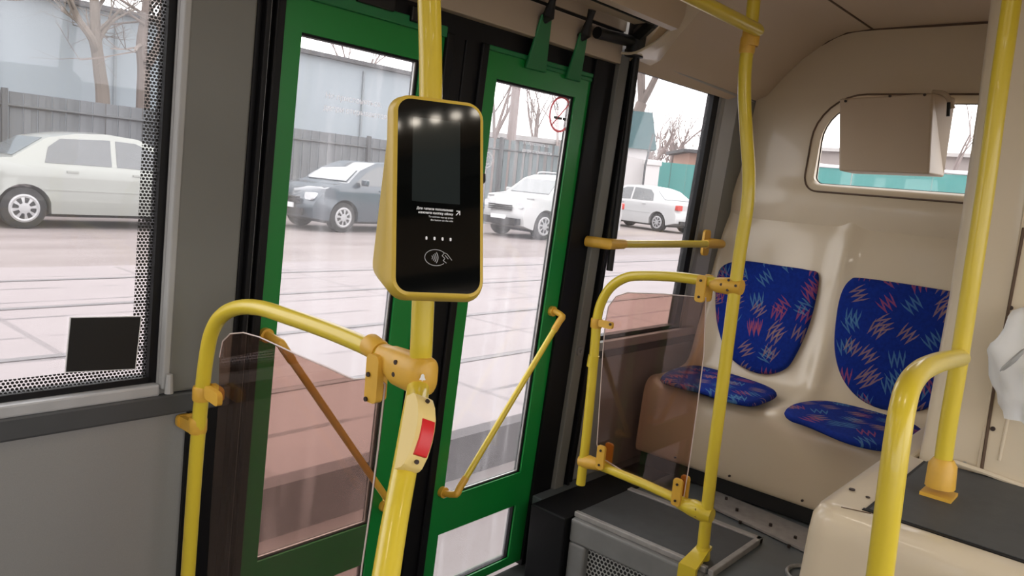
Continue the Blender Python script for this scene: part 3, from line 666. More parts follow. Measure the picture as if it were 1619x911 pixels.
# right barrier
XB = 2.32
bb = thing('door_barrier', (XB, 1.07, .3), 'yellow hoop barrier with tinted screen between the doors and the rear seats', 'barrier')
pl_ = [px_(x, y, XB) for x, y in ((1193, 0), (1188, 40), (1180, 90), (1177, 145), (1180, 210), (1184, 275), (1181, 330), (1167, 420), (1139, 636), (1125, 743), (1110, 880), (1106, 905))]
pl_[0] = Vector((pl_[1].x, pl_[1].y+.01, 2.30)); pl_[-1] = Vector((pl_[-2].x, pl_[-2].y, .30))
rp = thing('kinked_pole', (pl_[-1].x, pl_[-1].y, .3), 'yellow pole with a kink near the top, beside the rear seats', 'grab pole')
bm = NB(); tube(bm, crom(pl_, 6), .020, 20); obj('pole', bm, YEL, rp, smooth=True)
bm = NB(); b0 = pl_[-1]; tube(bm, [b0+Vector((0, 0, .0)), b0+Vector((0, 0, .03)), b0+Vector((0, 0, .06))], [.026, .026, .022], 16); 
w_ = .031; Fa = [Vector((b0.x+.02, b0.y+s_*w_*.7, .362)) for s_ in (-1, 1)]; Fb = [Vector((2.222, b0.y+s_*w_, .322)) for s_ in (-1, 1)]; Fc = [Vector((2.222, b0.y+s_*w_, .20)) for s_ in (-1, 1)]; dz = Vector((0, 0, -.012)); dx = Vector((.010, 0, 0)); hexa(bm, [Fa[0]+dz, Fb[0]+dz, Fb[1]+dz, Fa[1]+dz, Fa[0], Fb[0], Fb[1], Fa[1]]); ox = Vector((-.004, 0, 0)); hexa(bm, [Fc[0]+ox, Fc[1]+ox, Fb[1]+ox, Fb[0]+ox, Fc[0]+dx, Fc[1]+dx, Fb[1]+dx-Vector((0,0,.004)), Fb[0]+dx-Vector((0,0,.004))]); obj('base_flange', bm, YEL, rp, smooth=True, ang=40)
tp_ = px_(1187, 60, XB)
bm = NB(); clamp(bm, tp_, (0, 0, 1), .027, .05); clamp(bm, px_(1182, 72, XB), (0, 0, 1), .024, .05); obj('top_joint', bm, YELD, rp, smooth=True)
hr = thing('ceiling_rail', (1.5, 1.07, 2.0), 'yellow handrail running under the ceiling to the kinked pole', 'handrail')
a = px_(1195, 46, XB-.02); dv = (a-px_(1107, -6, 1.93)).normalized()
bm = NB(); P_ = [a+Vector((-3.6, .0, 0)), a+Vector((-1.2, 0, 0)), a+Vector((-.3, 0, 0)), a+Vector((.01, 0, 0)), a+Vector((.026, 0, 0)), a+Vector((.034, 0, 0))]
ra0 = py_(1107, 0, 1.07)
tube(bm, P_, [.0195]*4+[.016, .006], 20); obj('rail', bm, YEL, hr, smooth=True)
for xx in (-1.6, .3):
    bm = NB(); tube(bm, [(xx, a.y, a.z), (xx, a.y, 2.30)], .014, 12); obj('hanger', bm, YEL, hr, smooth=True)
hp_ = [px_(x, y, XB) for x, y in ((918, 766), (926, 700), (934, 620), (941, 540), (944, 505), (951, 478), (966, 454), (990, 439), (1020, 436), (1070, 438), (1120, 445), (1160, 452))]
bm = NB(); tube(bm, crom(hp_, 6), .0175, 18); obj('rail', bm, YEL, bb, smooth=True)
lb = [px_(x, y, XB) for x, y in ((928, 728), (1020, 766), (1120, 812))]
bm = NB(); tube(bm, lb, .0165, 16); obj('lower_rail', bm, YEL, bb, smooth=True)
def jx(pts, rs, name='tee_joint', mat=None):
    bm = NB(); tube(bm, pts, rs, 14); return obj(name, bm, mat or YELD, bb, smooth=True, ang=50)
j = jx([px_(1125, 449, XB), px_(1137, 451, XB), px_(1160, 453, XB), px_(1173, 455, XB)], [.019, .026, .029, .024])
for x, y in ((1140, 450), (1152, 443), (1163, 452), (1150, 459)):
    P = px_(x, y, XB); v = (E0-P).normalized(); scr(P+v*.028, v, j, .0045)
j = jx([px_(1072, 795, XB), px_(1095, 803, XB), px_(1115, 812, XB), px_(1126, 816, XB)], [.018, .030, .031, .024], mat=YEL)
for x, y in ((1101, 806), (1100, 816)):
    P = px_(x, y, XB); v = (E0-P).normalized(); scr(P+v*.029, v, j, .0045)
jx([px_(918, 729, XB), px_(932, 731, XB), px_(948, 736, XB)], [.022, .026, .020])
jx([px_(939, 562, XB), px_(936, 580, XB)], [.0205, .0205], 'collar', YEL)
for (x0, y0, x1, y1) in ((1110, 435, 1106, 478), (953, 705, 947, 742), (1073, 757, 1068, 800), ):
    c_ = (px_(x0, y0, XB-.022)+px_(x1, y1, XB-.022))/2; hgt = abs(px_(x0, y0, XB-.022).z-px_(x1, y1, XB-.022).z)
    bm = NB(); plate(bm, c_, (0, 1, 0), (0, 0, 1), .034, hgt, .012); plate(bm, c_+Vector((.05, 0, 0)), (0, 1, 0), (0, 0, 1), .034, hgt, .010)
    pk = obj('screen_clamp', bm, YELD, bb, bev=.002)
    for s in (.3, -.3): scr(c_+Vector((-.006, 0, hgt*s)), (-1, 0, 0), pk, .0045)
c_ = px_(958, 513, XB-.02); bm = NB(); plate(bm, c_, (0, -1, 0), (0, 0, 1), .06, .026, .012); clamp(bm, px_(943, 511, XB), (0, 0, 1), .0215, .035); pk = obj('screen_clamp', bm, YELD, bb, smooth=True, ang=40); scr(px_(965, 513, XB-.026), (-1, 0, 0), pk, .005)
sl = [px_(x, y, XB+.004) for x, y in ((944, 702), (948, 640), (953, 560), (957, 510), (962, 485), (974, 469), (992, 463), (1050, 465), (1116, 471), (1113, 560), (1103, 640), (1092, 720), (1079, 800), (1040, 778), (990, 748), (948, 722))]
bm = NB(); prism(bm, sl, (.004, 0, 0)); obj('tinted_screen', bm, PLEX, bb)
bm = NB(); tube(bm, sl+[sl[0]], .002, 5, False); obj('screen_edge', bm, PLEXE, bb)
# window guard bar
gb = thing('window_guard_bar', (2.85, 1.62, 1.3), 'short horizontal yellow bar across the small window behind the door', 'grab bar')
ga_, gb_ = py_(962, 386, 1.60), py_(1132, 386, 1.61)
bm = NB(); tube(bm, [ga_, gb_], .0155, 16); obj('bar', bm, YEL, gb, smooth=True)
bm = NB(); tube(bm, [ga_+Vector((-.01, .09, 0)), ga_+Vector((-.005, .03, 0)), ga_+Vector((.0, .0, 0)), ga_+Vector((.10, 0, 0))], [.021, .021, .021, .019], 14); obj('bracket', bm, YELD, gb, smooth=True)
bm = NB(); tube(bm, [gb_+Vector((.05, .09, 0)), gb_+Vector((.05, .0, 0)), gb_+Vector((-.10, 0, 0))], [.021, .021, .019], 14); plate(bm, (gb_.x+.03, wy(1.3)-.035, 1.3), (1, 0, 0), (0, 0, 1), .06, .12, .012); obj('bracket', bm, YELD, gb, smooth=True, ang=45)
sb = px_(913, 557, 2.40); bm = NB(); plate(bm, (2.425, wy(sb.z)-.034, sb.z), (1, 0, 0), (0, 0, 1), .035, .035, .006); cyl(bm, (2.425, wy(sb.z)-.036, sb.z), (2.425, wy(sb.z)-.045, sb.z), .007, 8); o = obj('strike_plate', bm, METALD); prop(o, 'small square metal plate on the grey door post behind the right door leaf', 'plate')

# right pole on the engine cover, with hoop
XR = 2.036
rpt = [px_(x, y, XR) for x, y in ((1600, 0), (1578, 150), (1558, 300), (1532, 470), (1515, 580), (1498, 680), (1486, 770))]
q0 = rpt[0]+(rpt[0]-rpt[1]).normalized()*.33; q0.z = 2.30
pr_ = thing('engine_cover_pole', (rpt[-1].x, rpt[-1].y, .85), 'yellow vertical pole standing on the engine cover, far right', 'grab pole')
rpt[-1].z = max(rpt[-1].z, .855)
bm = NB(); tube(bm, crom([q0]+rpt, 4), .0195, 20); obj('pole', bm, YEL, pr_, smooth=True)
b0 = rpt[-1]; dn = (rpt[-1]-rpt[-2]).normalized()
bm = NB(); tube(bm, [b0-dn*.07, b0-dn*.055, b0-dn*.0, b0], [.022, .031, .033, .034], 12); box(bm, b0.x-.036, b0.x+.036, b0.y-.034, b0.y+.034, .853, .862)
obj('base_socket', bm, YELD, pr_, smooth=True, ang=45)
hoop = thing('hoop_rail', (1.3, .29, .0), 'yellow hoop handrail curving down in front of the engine cover', 'handrail')
hp2 = [px_(1519, 566, XR-.0), pd_(1500, 569, 1.66), pd_(1478, 575, 1.52), pd_(1455, 587, 1.40), pd_(1437, 610, 1.315), pd_(1427, 645, 1.27), pd_(1418, 700, 1.25), pd_(1405, 800, 1.25), pd_(1391, 911, 1.26)]
hp2 = crom(hp2, 6)+[Vector((hp2[-1].x, hp2[-1].y, 0))]
bm = NB(); tube(bm, hp2, .0205, 20); obj('rail', bm, YEL, hoop, smooth=True)
bm = NB(); e = hp2[-1]; tube(bm, [e, e+Vector((0, 0, .02)), e+Vector((0, 0, .05))], [.04, .036, .022], 16); obj('base_flange', bm, YELD, hoop, smooth=True)

# ---------------------------------------------------------------- ticket validator
az, tl_ = R(242), R(15)
nv = Vector((math.cos(az)*math.cos(tl_), math.sin(az)*math.cos(tl_), math.sin(tl_)))
FC = pd_(696, 311, 1.035); FC = FC
hv = Vector((0, 0, 1)).cross(nv).normalized(); vv = nv.cross(hv)
tv = thing('ticket_validator', (FC.x, FC.y, FC.z-.15), 'yellow card reader with black touch screen mounted on the centre pole', 'card reader')
def fp(a, b, c=0): return FC+hv*(a-.0015)+vv*b+nv*c
Wv, Hv = .123, .268
def ringv(w, h, r, c, dx=0, dy=0): return [fp(a, b, c) for a, b in rrect(dx, dy, w, h, r, 6)]
def ringb(w, h, r, depth, dx, dy):    # ring lying in the upright back plane
    azb = R(236); nb_ = Vector((math.cos(azb), math.sin(azb), 0)); hb = Vector((0, 0, 1)).cross(nb_)
    cb = cp[3].copy(); cb.z = FC.z
    return [cb+nb_*depth+hb*(a-(.014*(.5-b/h) if a < 0 else 0))+Vector((0, 0, b)) for a, b in rrect(dx, dy, w, h, r, 6)]
bm = NB()
loft(bm, [ringb(.105, .268, .03, -.020, .002, -.004), ringb(.130, .286, .035, .000, .000, -.004), ringb(.138, .294, .036, .020, -.002, -.006), ringv(Wv+.012, Hv+.010, .026, -.018), ringv(Wv+.004, Hv+.004, .024, -.004), ringv(Wv, Hv, .022, 0), ringv(Wv-.010, Hv-.010, .018, .0012)])
obj('housing', bm, YELH, tv, smooth=True, ang=50)
bm = NB(); loft(bm, [ringv(Wv-.008, Hv-.009, .018, -.004), ringv(Wv-.008, Hv-.009, .018, .0016)]); sc_ = obj('screen', bm, SCR, tv)
bm = NB(); loft(bm, [[fp(a, b, .0014) for a, b in rrect(-.0045, .048, .066, .114, .0008, 2)], [fp(a, b, .0018) for a, b in rrect(-.0045, .048, .066, .114, .0008, 2)]]); obj('display', bm, SCR2, sc_)
def vt(s, x, y, size, mat=WHITEP, al='RIGHT', b=0): text('lettering', s, fp(x, y, .0022), hv, vv, size, mat, sc_, al, .0002, b)
vt('Для записи пополнения', .019, -.0195, .0043, b=.00010); vt('нажмите кнопку сбоку', .019, -.0248, .0043, b=.00010)
vt('To activate top-up press', .019, -.0295, .0034); vt('the button on the side', .019, -.0338, .0034)
def seg2(bm, a, b, w, c=.0022):
    a, b = Vector(a), Vector(b); d = (b-a).normalized(); n = Vector((-d.y, d.x))*w/2
    prism(bm, [fp(*(a+n), c), fp(*(b+n), c), fp(*(b-n), c), fp(*(a-n), c)], nv*.0002)
bm = NB(); seg2(bm, (.0230, -.0242), (.0282, -.0187), .0011); seg2(bm, (.0235, -.0185), (.0288, -.0185), .0011); seg2(bm, (.0283, -.0179), (.0283, -.0237), .0011); obj('arrow_print', bm, WHITEP, sc_)
for x in (-.0175, -.0065, .0045, .0155):
    bm = NB(); prism(bm, [fp(a, b, .0022) for a, b in rrect(x, -.0575, .0026, .0044, .0008, 2)], nv*.0003); obj('indicator_light', bm, WHITEP, sc_)
bm = NB()
def arc(bm, cx_, cy_, rx, ry, a0, a1, w, n=20):
    P = [(cx_+rx*math.cos(R(a0+(a1-a0)*k/n)), cy_+ry*math.sin(R(a0+(a1-a0)*k/n))) for k in range(n+1)]
    for p, q in zip(P, P[1:]): seg2(bm, p, q, w)
arc(bm, -.0045, -.0830, .0150, .0107, 40, 318, .0009, 30)
for k, r in enumerate((.004, .0065, .009, .0115)): arc(bm, -.0130, -.0830, r, r, -38, 38, .0011, 10)
for a, b in (((.004, -.080), (.0075, -.0760)), ((.0075, -.076), (.011, -.0775)), ((.011, -.0775), (.0175, -.0855)), ((.004, -.080), (.008, -.0835)), ((.008, -.0835), (.0055, -.0865)), ((.0055, -.0865), (.010, -.0895)), ((.008, -.079), (.0125, -.084))): seg2(bm, a, b, .0009)
obj('contactless_symbol', bm, GREYP, sc_)
bm = NB(); P = fp(Wv/2+.006, .035, -.02); hexa(bm, [P+hv*a+vv*b+nv*c for c in (-.006, .006) for a, b in ((-.004, -.006), (.003, -.006), (.003, .006), (-.004, .006))]); obj('side_button', bm, BLACKM, tv)
# ---------------------------------------------------------------- stop button
sbt = thing('stop_button', tuple(px_(660, 745, .86)), 'pale yellow stop request button with red push plate below the tee joint', 'stop button')
top_, bot_ = pd_(668, 626, 1.155), pd_(650, 742, 1.10)
axs = (top_-bot_).normalized(); vw = (E0-(top_+bot_)/2).normalized(); sdv = vw.cross(axs)*-1
sdv = axs.cross(vw).normalized(); fw = (sdv.cross(axs)).normalized()
# front direction turned to the right so the red plate shows on the right half
ft = (fw*.86+sdv*.51).normalized(); lt = axs.cross(ft).normalized()
Lh = (top_-bot_).length; ctr = (top_+bot_)/2
prof_ = [(-.50, .004), (-.47, .012), (-.34, .024), (-.15, .032), (0, .034), (.15, .033), (.33, .025), (.46, .014), (.50, .005)]
bm = NB(); rings = []
hw = .0155
for t, d in prof_:
    c_ = ctr+axs*(Lh*t)-ft*.006
    rings.append([c_-lt*hw-ft*.014, c_-lt*hw+ft*d*.86, c_-lt*(hw*.72)+ft*d, c_+lt*(hw*.72)+ft*d, c_+lt*hw+ft*d*.86, c_+lt*hw-ft*.014])
loft(bm, rings); obj('housing', bm, YELP, sbt, smooth=True, ang=32)
bm = NB(); rings = []
for t, d in ((-.36, .0265), (-.27, .0315), (-.12, .0355), (.0, .0362), (.10, .0350)):
    c_ = ctr+axs*(Lh*t)-ft*.006; rings.append([c_-lt*.0108+ft*(d-.006), c_-lt*.0108+ft*d, c_+lt*.0108+ft*d, c_+lt*.0108+ft*(d-.006)])
loft(bm, rings); obj('red_plate', bm, RED, sbt, smooth=True, ang=40, bev=.001)
for t, d in ((.38, .0215), (-.42, .017)):
    c_ = ctr+axs*(Lh*t)-ft*.006+ft*d; scr(c_, ft+axs*(.5 if t > 0 else -.5), sbt, .0034)
# black square sticker on the left window
q = [pw_(x, y, -.024) for x, y in ((112, 503), (222, 501), (213, 583), (104, 588))]
bm = NB(); prism(bm, q, (0, -.0015, 0)); st_ = obj('square_sticker', bm, STICK); prop(st_, 'square black sticker in the lower right corner of the left window', 'sticker')
c_ = sum(q, Vector())/4; q2 = [c_+(p-c_)*1.035+Vector((0, .0004, 0)) for p in q]; bm = NB(); prism(bm, q2, (0, -.0008, 0)); obj('white_margin', bm, WHITEP, st_)
# plastic bag hanging on the partition
bg_ = NB(); random.seed(3); rings = []
bagc = [(1597, 520, .02), (1588, 530, .06), (1585, 555, .075), (1600, 590, .085), (1612, 620, .075), (1618, 645, .03)]
z0, z1 = 1.03, 1.31
for i in range(15):
    t = i/14; z = z1-(z1-z0)*t; w = .035+.075*math.sin(math.pi*min(1, t*1.05))**.7; row = []
    for k in range(28):
        a = 2*math.pi*k/28; n = noise.noise(Vector((math.cos(a)*1.6, math.sin(a)*1.6, t*5)))
        row.append((2.27+(w*.42+.018*n)*math.cos(a)-.02, .235+(w+.035*n)*math.sin(a)*.85, z+.02*noise.noise(Vector((a, t*4, 2)))))
    rings.append(row)
loft(bg_, rings); bag = obj('plastic_bag', bg_, BAG, None, smooth=True, ang=60); prop(bag, 'white plastic bag hanging at the right edge on the cream partition', 'bag')
bm = NB(); tube(bm, crom([(2.235, .23, 1.265), (2.215, .25, 1.22), (2.205, .275, 1.18), (2.215, .295, 1.15)], 4), .006, 6); obj('drawstring', bm, GREYL, bag)
# ---------------------------------------------------------------- ceiling lamps (row along the ceiling behind the camera)
lamp_m = NT('lamp_diffuser'); em = lamp_m.n('ShaderNodeEmission'); em.inputs[0].default_value = (1, .90, .76, 1); em.inputs[1].default_value = LAMP; lamp_m.link(em.outputs[0], lamp_m.out.inputs[0])
for i, (x, y) in enumerate([(x, y) for x in (-3.4, -2.2, -1.0, .2, 1.3) for y in (.12, .85)]):
    b = thing('ceiling_light', (x, y, 2.27), 'round lamp in the bus ceiling behind the camera', 'ceiling light', 'round ceiling lamps')
    bm = NB(); tube(bm, [(x, y, 2.30), (x, y, 2.272)], .10, 24); obj('lamp_rim', bm, GREYL, b)
    bm = NB(); tube(bm, [(x, y, 2.272), (x, y, 2.262)], .085, 24); obj('diffuser', bm, lamp_m.mat, b)

strip = thing('spot_lamp_strip', (.5, -.28, 2.28), 'strip of small round lamps in the bus ceiling behind the camera', 'ceiling light')
bm = NB(); box(bm, .30, .78, -.32, -.24, 2.272, 2.29); obj('strip_body', bm, GREYL, strip, bev=.004)
for k in range(7):
    x = .345+.062*k; bm = NB(); tube(bm, [(x, -.28, 2.273), (x, -.28, 2.266)], .015, 16); obj('spot_lamp', bm, lamp_m.mat, strip)
# ================================================================ OUTSIDE
def slab_mat():
    t = NT('tram_slabs'); P = t.coord(); x = t.xyz(P)
    base = t.mix(t.noise(P, .8, 5, .6), (.225, .197, .20), (.30, .266, .27))
    fx = t.m('ABSOLUTE', t.m('SUBTRACT', t.m('FRACT', t.m('MULTIPLY', x[0], .5)), .5)); jx_ = t.m('GREATER_THAN', fx, .486)
    fy = t.m('ABSOLUTE', t.m('SUBTRACT', t.m('FRACT', t.m('DIVIDE', t.m('SUBTRACT', x[1], 4.3), .71)), .5)); jy_ = t.m('GREATER_THAN', fy, .462)
    onS = t.m('LESS_THAN', x[1], 9.9)
    j = t.m('MULTIPLY', t.m('MAXIMUM', t.m('MULTIPLY', jx_, .55), t.m('MULTIPLY', jy_, t.ramp(t.noise(P, 1.3, 2), .4, .6))), onS)
    q = t.bsdf(t.mix(t.m('MULTIPLY', j, .85), base, (.12, .11, .115)), .8); t.link(q.outputs[0], t.out.inputs[0]); return t.mat
SLAB = slab_mat()
def road_mat():
    t = NT('dusty_asphalt'); P = t.coord(); mp_ = t.n('ShaderNodeMapping'); t.link(P, mp_.inputs[0]); mp_.inputs['Scale'].default_value = (.25, 1.2, 1)
    c_ = t.mix(t.ramp(t.noise(mp_.outputs[0], 1.2, 5, .6), .35, .7), (.18, .150, .146), (.265, .232, .228)); q = t.bsdf(c_, .85); t.link(q.outputs[0], t.out.inputs[0]); return t.mat
ROAD = road_mat()
CURB = simple('dark_curb', (.085, .075, .078), .9, var=.35, scale=3)
def quad(bm, x0, x1, y0, z0, y1, z1, t=.05): hexa(bm, [(x0,y0,z0-t),(x1,y0,z0-t),(x1,y1,z1-t),(x0,y1,z1-t),(x0,y0,z0),(x1,y0,z0),(x1,y1,z1),(x0,y1,z1)])
bm = NB(); quad(bm, -60, 90, -40, -.24, 2.98, -.24); structure('road_near', bm, ROAD)
bm = NB(); hexa(bm, [(-60,2.96,-.3),(90,2.96,-.3),(90,3.10,-.3),(-60,3.10,-.3),(-60,2.99,0),(90,2.99,0),(90,3.10,0),(-60,3.10,0)]); structure('curb', bm, CURB)
bm = NB(); quad(bm, -60, 90, 3.10, .0, 10.0, .0); structure('tram_slabs', bm, SLAB)
bm = NB(); quad(bm, -60, 90, 10.0, .0, 12.0, .1); quad(bm, -60, 90, 12, .1, 60, .1); structure('road_far', bm, ROAD)
RAILM = simple('worn_rail_steel', (.16, .15, .155), .5, metal=.4, var=.2)
for i, y in enumerate((4.3, 5.78, 7.55, 9.03)):
    bm = NB(); box(bm, -60, 90, y-.035, y+.035, -.01, .008); box(bm, -60, 90, y+.05, y+.062, -.01, .004)
    o = obj('tram_rail', bm, RAILM); prop(o, ['tram rail nearest the bus, first of four', 'tram rail second from the bus', 'tram rail third from the bus', 'tram rail farthest from the bus, fourth of four'][i], 'tram rail', 'tram rails in the concrete slabs')
# ---- cars
TYRE = simple('tyre_rubber', (.02, .02, .021), .8, var=.2); RIM = simple('alloy_rim', (.42, .42, .43), .4, metal=.4, var=.15)
CGL = simple('car_window_glass', (.05, .06, .068), .08, var=.3, coat=1, spec=1); CGLB = simple('car_windscreen_glass', (.10, .12, .13), .05, var=.2, coat=1, spec=1)
CHEAD = simple('headlamp_glass', (.7, .72, .74), .15, var=.05); CTAIL = simple('tail_lamp_red', (.5, .05, .04), .3, var=.1); CBLK = simple('car_black_trim', (.02, .02, .022), .6)
def profile(kind):
    if kind == 'sedan':
        body = [(0, .34), (-.01, .60), (.05, .72), (.03, .95), (.10, 1.02), (.62, 1.07), (1.12, 1.40), (1.55, 1.50), (2.0, 1.535), (2.5, 1.50), (2.95, 1.32), (3.30, 1.05), (3.75, .95), (4.05, .82), (4.20, .66), (4.26, .50), (4.24, .28)]
        return dict(L=4.25, body=body, wheels=(.78, 3.40), wr=.315, belt=.98, rear=(5, 6), front=(10, 11), wins=[[(1.05, 1.02), (1.12, 1.26), (1.30, 1.40), (1.95, 1.44), (2.05, 1.44), (2.03, 1.02)], [(2.11, 1.02), (2.13, 1.44), (2.45, 1.43), (2.80, 1.28), (3.12, 1.05), (3.1, 1.0)]])
    if kind == 'suv':
        body = [(0, .40), (-.02, .70), (.04, 1.0), (.10, 1.15), (.38, 1.55), (.60, 1.63), (1.4, 1.67), (2.4, 1.63), (2.75, 1.52), (3.25, 1.12), (3.85, 1.04), (4.12, .93), (4.22, .75), (4.27, .55), (4.22, .32)]
        return dict(L=4.25, body=body, wheels=(.80, 3.42), wr=.35, belt=1.08, rear=(3, 4), front=(8, 9), wins=[[(.45, 1.14), (.62, 1.50), (1.05, 1.53), (1.05, 1.12)], [(1.12, 1.12), (1.12, 1.54), (1.95, 1.54), (1.95, 1.10)], [(2.02, 1.10), (2.02, 1.53), (2.5, 1.50), (3.0, 1.13), (2.98, 1.08)]])
def car(kind, paint, label, trim=None):
    K = profile(kind); L = K['L']; wr = K['wr']; ar = wr+.055
    root = thing('parked_car', (0, 0, 0), label, 'car')
    def hw(x, z):
        w = .845
        if z > K['belt']-.06: w -= (z-K['belt']+.06)*.36
        if z < .45: w -= (.45-z)*.12
        e = abs(x-L/2)/(L/2); w *= 1-.16*max(0, (e-.72)/.28)**2
        return w
    body = K['body'][:]
    bt = []
    for xw in K['wheels'][::-1]:
        bt.append((xw+ar, .24))
        for k in range(1, 12):
            a = math.pi*k/12; bt.append((xw+ar*math.cos(a), max(.24, wr-.0+ar*math.sin(a))))
        bt.append((xw-ar, .24))
    loop = body + bt
    bm = NB(); vs = [bm.verts.new((x, -1, z)) for x, z in loop]; f = bm.faces.new(vs)
    r = bmesh.ops.extrude_face_region(bm, geom=[f]); bmesh.ops.translate(bm, vec=(0, 2, 0), verts=[v for v in r['geom'] if isinstance(v, bmesh.types.BMVert)])
    for z in (.33, .45, .62, .80, .92, .98, 1.08, 1.2, 1.35, 1.47):
        bmesh.ops.bisect_plane(bm, geom=bm.verts[:]+bm.edges[:]+bm.faces[:], plane_co=(0, 0, z), plane_no=(0, 0, 1))
    for k in range(1, 12):
        bmesh.ops.bisect_plane(bm, geom=bm.verts[:]+bm.edges[:]+bm.faces[:], plane_co=(L*k/12, 0, 0), plane_no=(1, 0, 0))
    for yy in (-.7, 0, .7):
        bmesh.ops.bisect_plane(bm, geom=bm.verts[:]+bm.edges[:]+bm.faces[:], plane_co=(0, yy, 0), plane_no=(0, 1, 0))
    for v in bm.verts:
        s = v.co.y; v.co.y = s*hw(v.co.x, v.co.z)
        if abs(s) < .9 and v.co.z > 1.3: v.co.z += .02*(1-s*s)
        e = abs(s)
        if v.co.x < .15: v.co.x += .10*e*e
        if v.co.x > L-.35: v.co.x -= .16*e*e
    bmesh.ops.triangulate(bm, faces=[f for f in bm.faces if len(f.verts) > 4])
    obj('body', bm, paint, root, smooth=True, ang=38)
    for s in (1, -1):
        for w in K['wins']:
            bm = NB(); ra = [(x, s*(hw(x, z)+.006), z) for x, z in w]; rb2 = [(x, s*(hw(x, z)-.03), z) for x, z in w]; loft(bm, [ra, rb2]); obj('side_window', bm, CGL, root)
    def screen(i, j, nm):
        (xa, za), (xb, zb) = body[i], body[j]; d = Vector((xb-xa, 0, zb-za)); n = Vector((-d.z, 0, d.x)).normalized()
        if n.z < 0: n = -n
        P = []
        for t, q in ((.06, .10), (.94, .12)):
            p = Vector((xa, 0, za))+d*t; w = hw(p.x, p.z)-q; P.append((p, w))
        a, b = P; o = n*.012
        pts = [a[0]+Vector((0, -a[1], 0)), a[0]+Vector((0, a[1], 0)), b[0]+Vector((0, b[1], 0)), b[0]+Vector((0, -b[1], 0))]
        bm = NB(); hexa(bm, [p+o+Vector((0, 0, .006)) for p in pts]+[p-n*.03 for p in pts]); obj(nm, bm, CGLB, root)
    screen(*K['rear'], 'rear_window'); screen(*K['front'], 'windscreen')
    for s in (1, -1):
        for xw in K['wheels']:
            bm = NB(); tube(bm, [(xw, s*.60, wr), (xw, s*.62, wr), (xw, s*.79, wr), (xw, s*.81, wr)], [wr-.03, wr, wr, wr-.03], 28)
            wh = obj('wheel', bm, TYRE, root, smooth=True, ang=50)
            bm = NB(); N2 = 40; rg = []
            for rr_, yy in ((.68, .812), (.60, .822), (.52, .816), (.26, .826), (.12, .83)): rg.append([bm.verts.new((xw+wr*rr_*math.cos(2*math.pi*k/N2), s*yy, wr+wr*rr_*math.sin(2*math.pi*k/N2))) for k in range(N2)])
            for j in range(4):
                for k in range(N2):
                    f = bm.faces.new((rg[j][k], rg[j][(k+1) % N2], rg[j+1][(k+1) % N2], rg[j+1][k])); f.material_index = 1 if j == 2 and k % 5 >= 2 else 0
            bm.faces.new(rg[4]); obj('rim', bm, [RIM, CBLK], wh)
        # arch trim, mouldings, handles, mirror
        for xh in ((1.35, .93), (2.35, .93)):
            bm = NB(); zz = K['belt']-.07; box(bm, xh[0], xh[0]+.17, s*(hw(xh[0], zz)+.002)-.015, s*(hw(xh[0], zz)+.002)+.015, zz-.02, zz+.01)
            obj('door_handle', bm, paint if kind == 'sedan' else CBLK, root)
        bm = NB(); zz = .62; box(bm, 1.0, 3.0, s*(hw(2, zz)+.001)-.008, s*(hw(2, zz)+.001)+.008, zz-.012, zz+.012); obj('side_moulding', bm, trim or paint, root)
        bm = NB(); xm = 3.0 if kind == 'sedan' else 3.0; loft(bm, [[(xm+a, s*(.86+d), K['belt']+.09+b) for a, b in rrect(0, 0, .10*q, .13*q, .03*q, 3)] for d, q in ((0, .6), (.03, 1), (.16, 1), (.18, .7))]); obj('mirror', bm, paint, root, smooth=True)
        xf = L-.14; zf = .72 if kind == 'sedan' else .82
        bm = NB(); loft(bm, [[(xf+d, s*(.56+a*.8), zf+b) for a, b in rrect(0, 0, .30, .15, .06, 3)] for d in (-.16, .02)]); obj('headlamp', bm, CHEAD, root, smooth=True, ang=40)
        zr = .86 if kind == 'sedan' else .98
        bm = NB(); loft(bm, [[(.045+d, s*(.60+a*.8), zr+b) for a, b in rrect(0, 0, .30, .18, .04, 3)] for d in (-.03, .13)]); tl2 = obj('tail_lamp', bm, CTAIL, root, smooth=True, ang=40)
    g = .56 if kind == 'sedan' else .68
    bm = NB()
    for k in range(3): box(bm, L-.06, L+.028, -.38, .38, g+.05*k, g+.05*k+.03)
    obj('grille', bm, CBLK, root)
    bm = NB(); box(bm, L-.03, L+.022, -.55, .55, .32, .46); obj('bumper_inset', bm, CBLK, root); bm = NB(); box(bm, -.025, .05, -.55, .55, .32, .42); obj('bumper_inset', bm, CBLK, root)
    bm = NB(); box(bm, L-.0, L+.035, -.26, .26, .46, .56); obj('number_plate', bm, WHITEP, root); bm = NB(); box(bm, -.035, .02, -.26, .26, .50, .60); obj('number_plate', bm, WHITEP, root)
    # dark underside
    bm = NB(); box(bm, .5, L-.5, -.62, .62, .18, .34); obj('underbody', bm, CBLK, root)
    if kind == 'suv':
        for s in (1, -1):
            bm = NB(); tube(bm, crom([(.8, s*.56, 1.62), (.9, s*.56, 1.72), (2.2, s*.56, 1.71), (2.35, s*.56, 1.62)], 4), .02, 6); obj('roof_rail', bm, RIM, root)
        bm = NB()
        box(bm, L-.10, L+.03, -.66, .66, .34, .50); box(bm, 1.2, 3.0, -.84, .84, .30, .36); obj('lower_cladding', bm, CBLK, root)
    return root
def place(root, X, Y, heading, x_anchor, Z=.1, s=1.0):
    """the car's near-side wheel at x_anchor stands on (X, Y); heading in degrees"""
    h = R(heading); c, sn = math.cos(h), math.sin(h)
    side = -1 if (math.sin(h-0)*0+1) and (Vector((-sn, c)).dot(Vector((-X, -Y)).normalized()) < 0) else 1
    lx, ly = x_anchor*s, side*.80*s
    root.location = (X-(c*lx-sn*ly), Y-(sn*lx+c*ly), Z); root.rotation_euler = (0, 0, h); root.scale = (s, s, s)
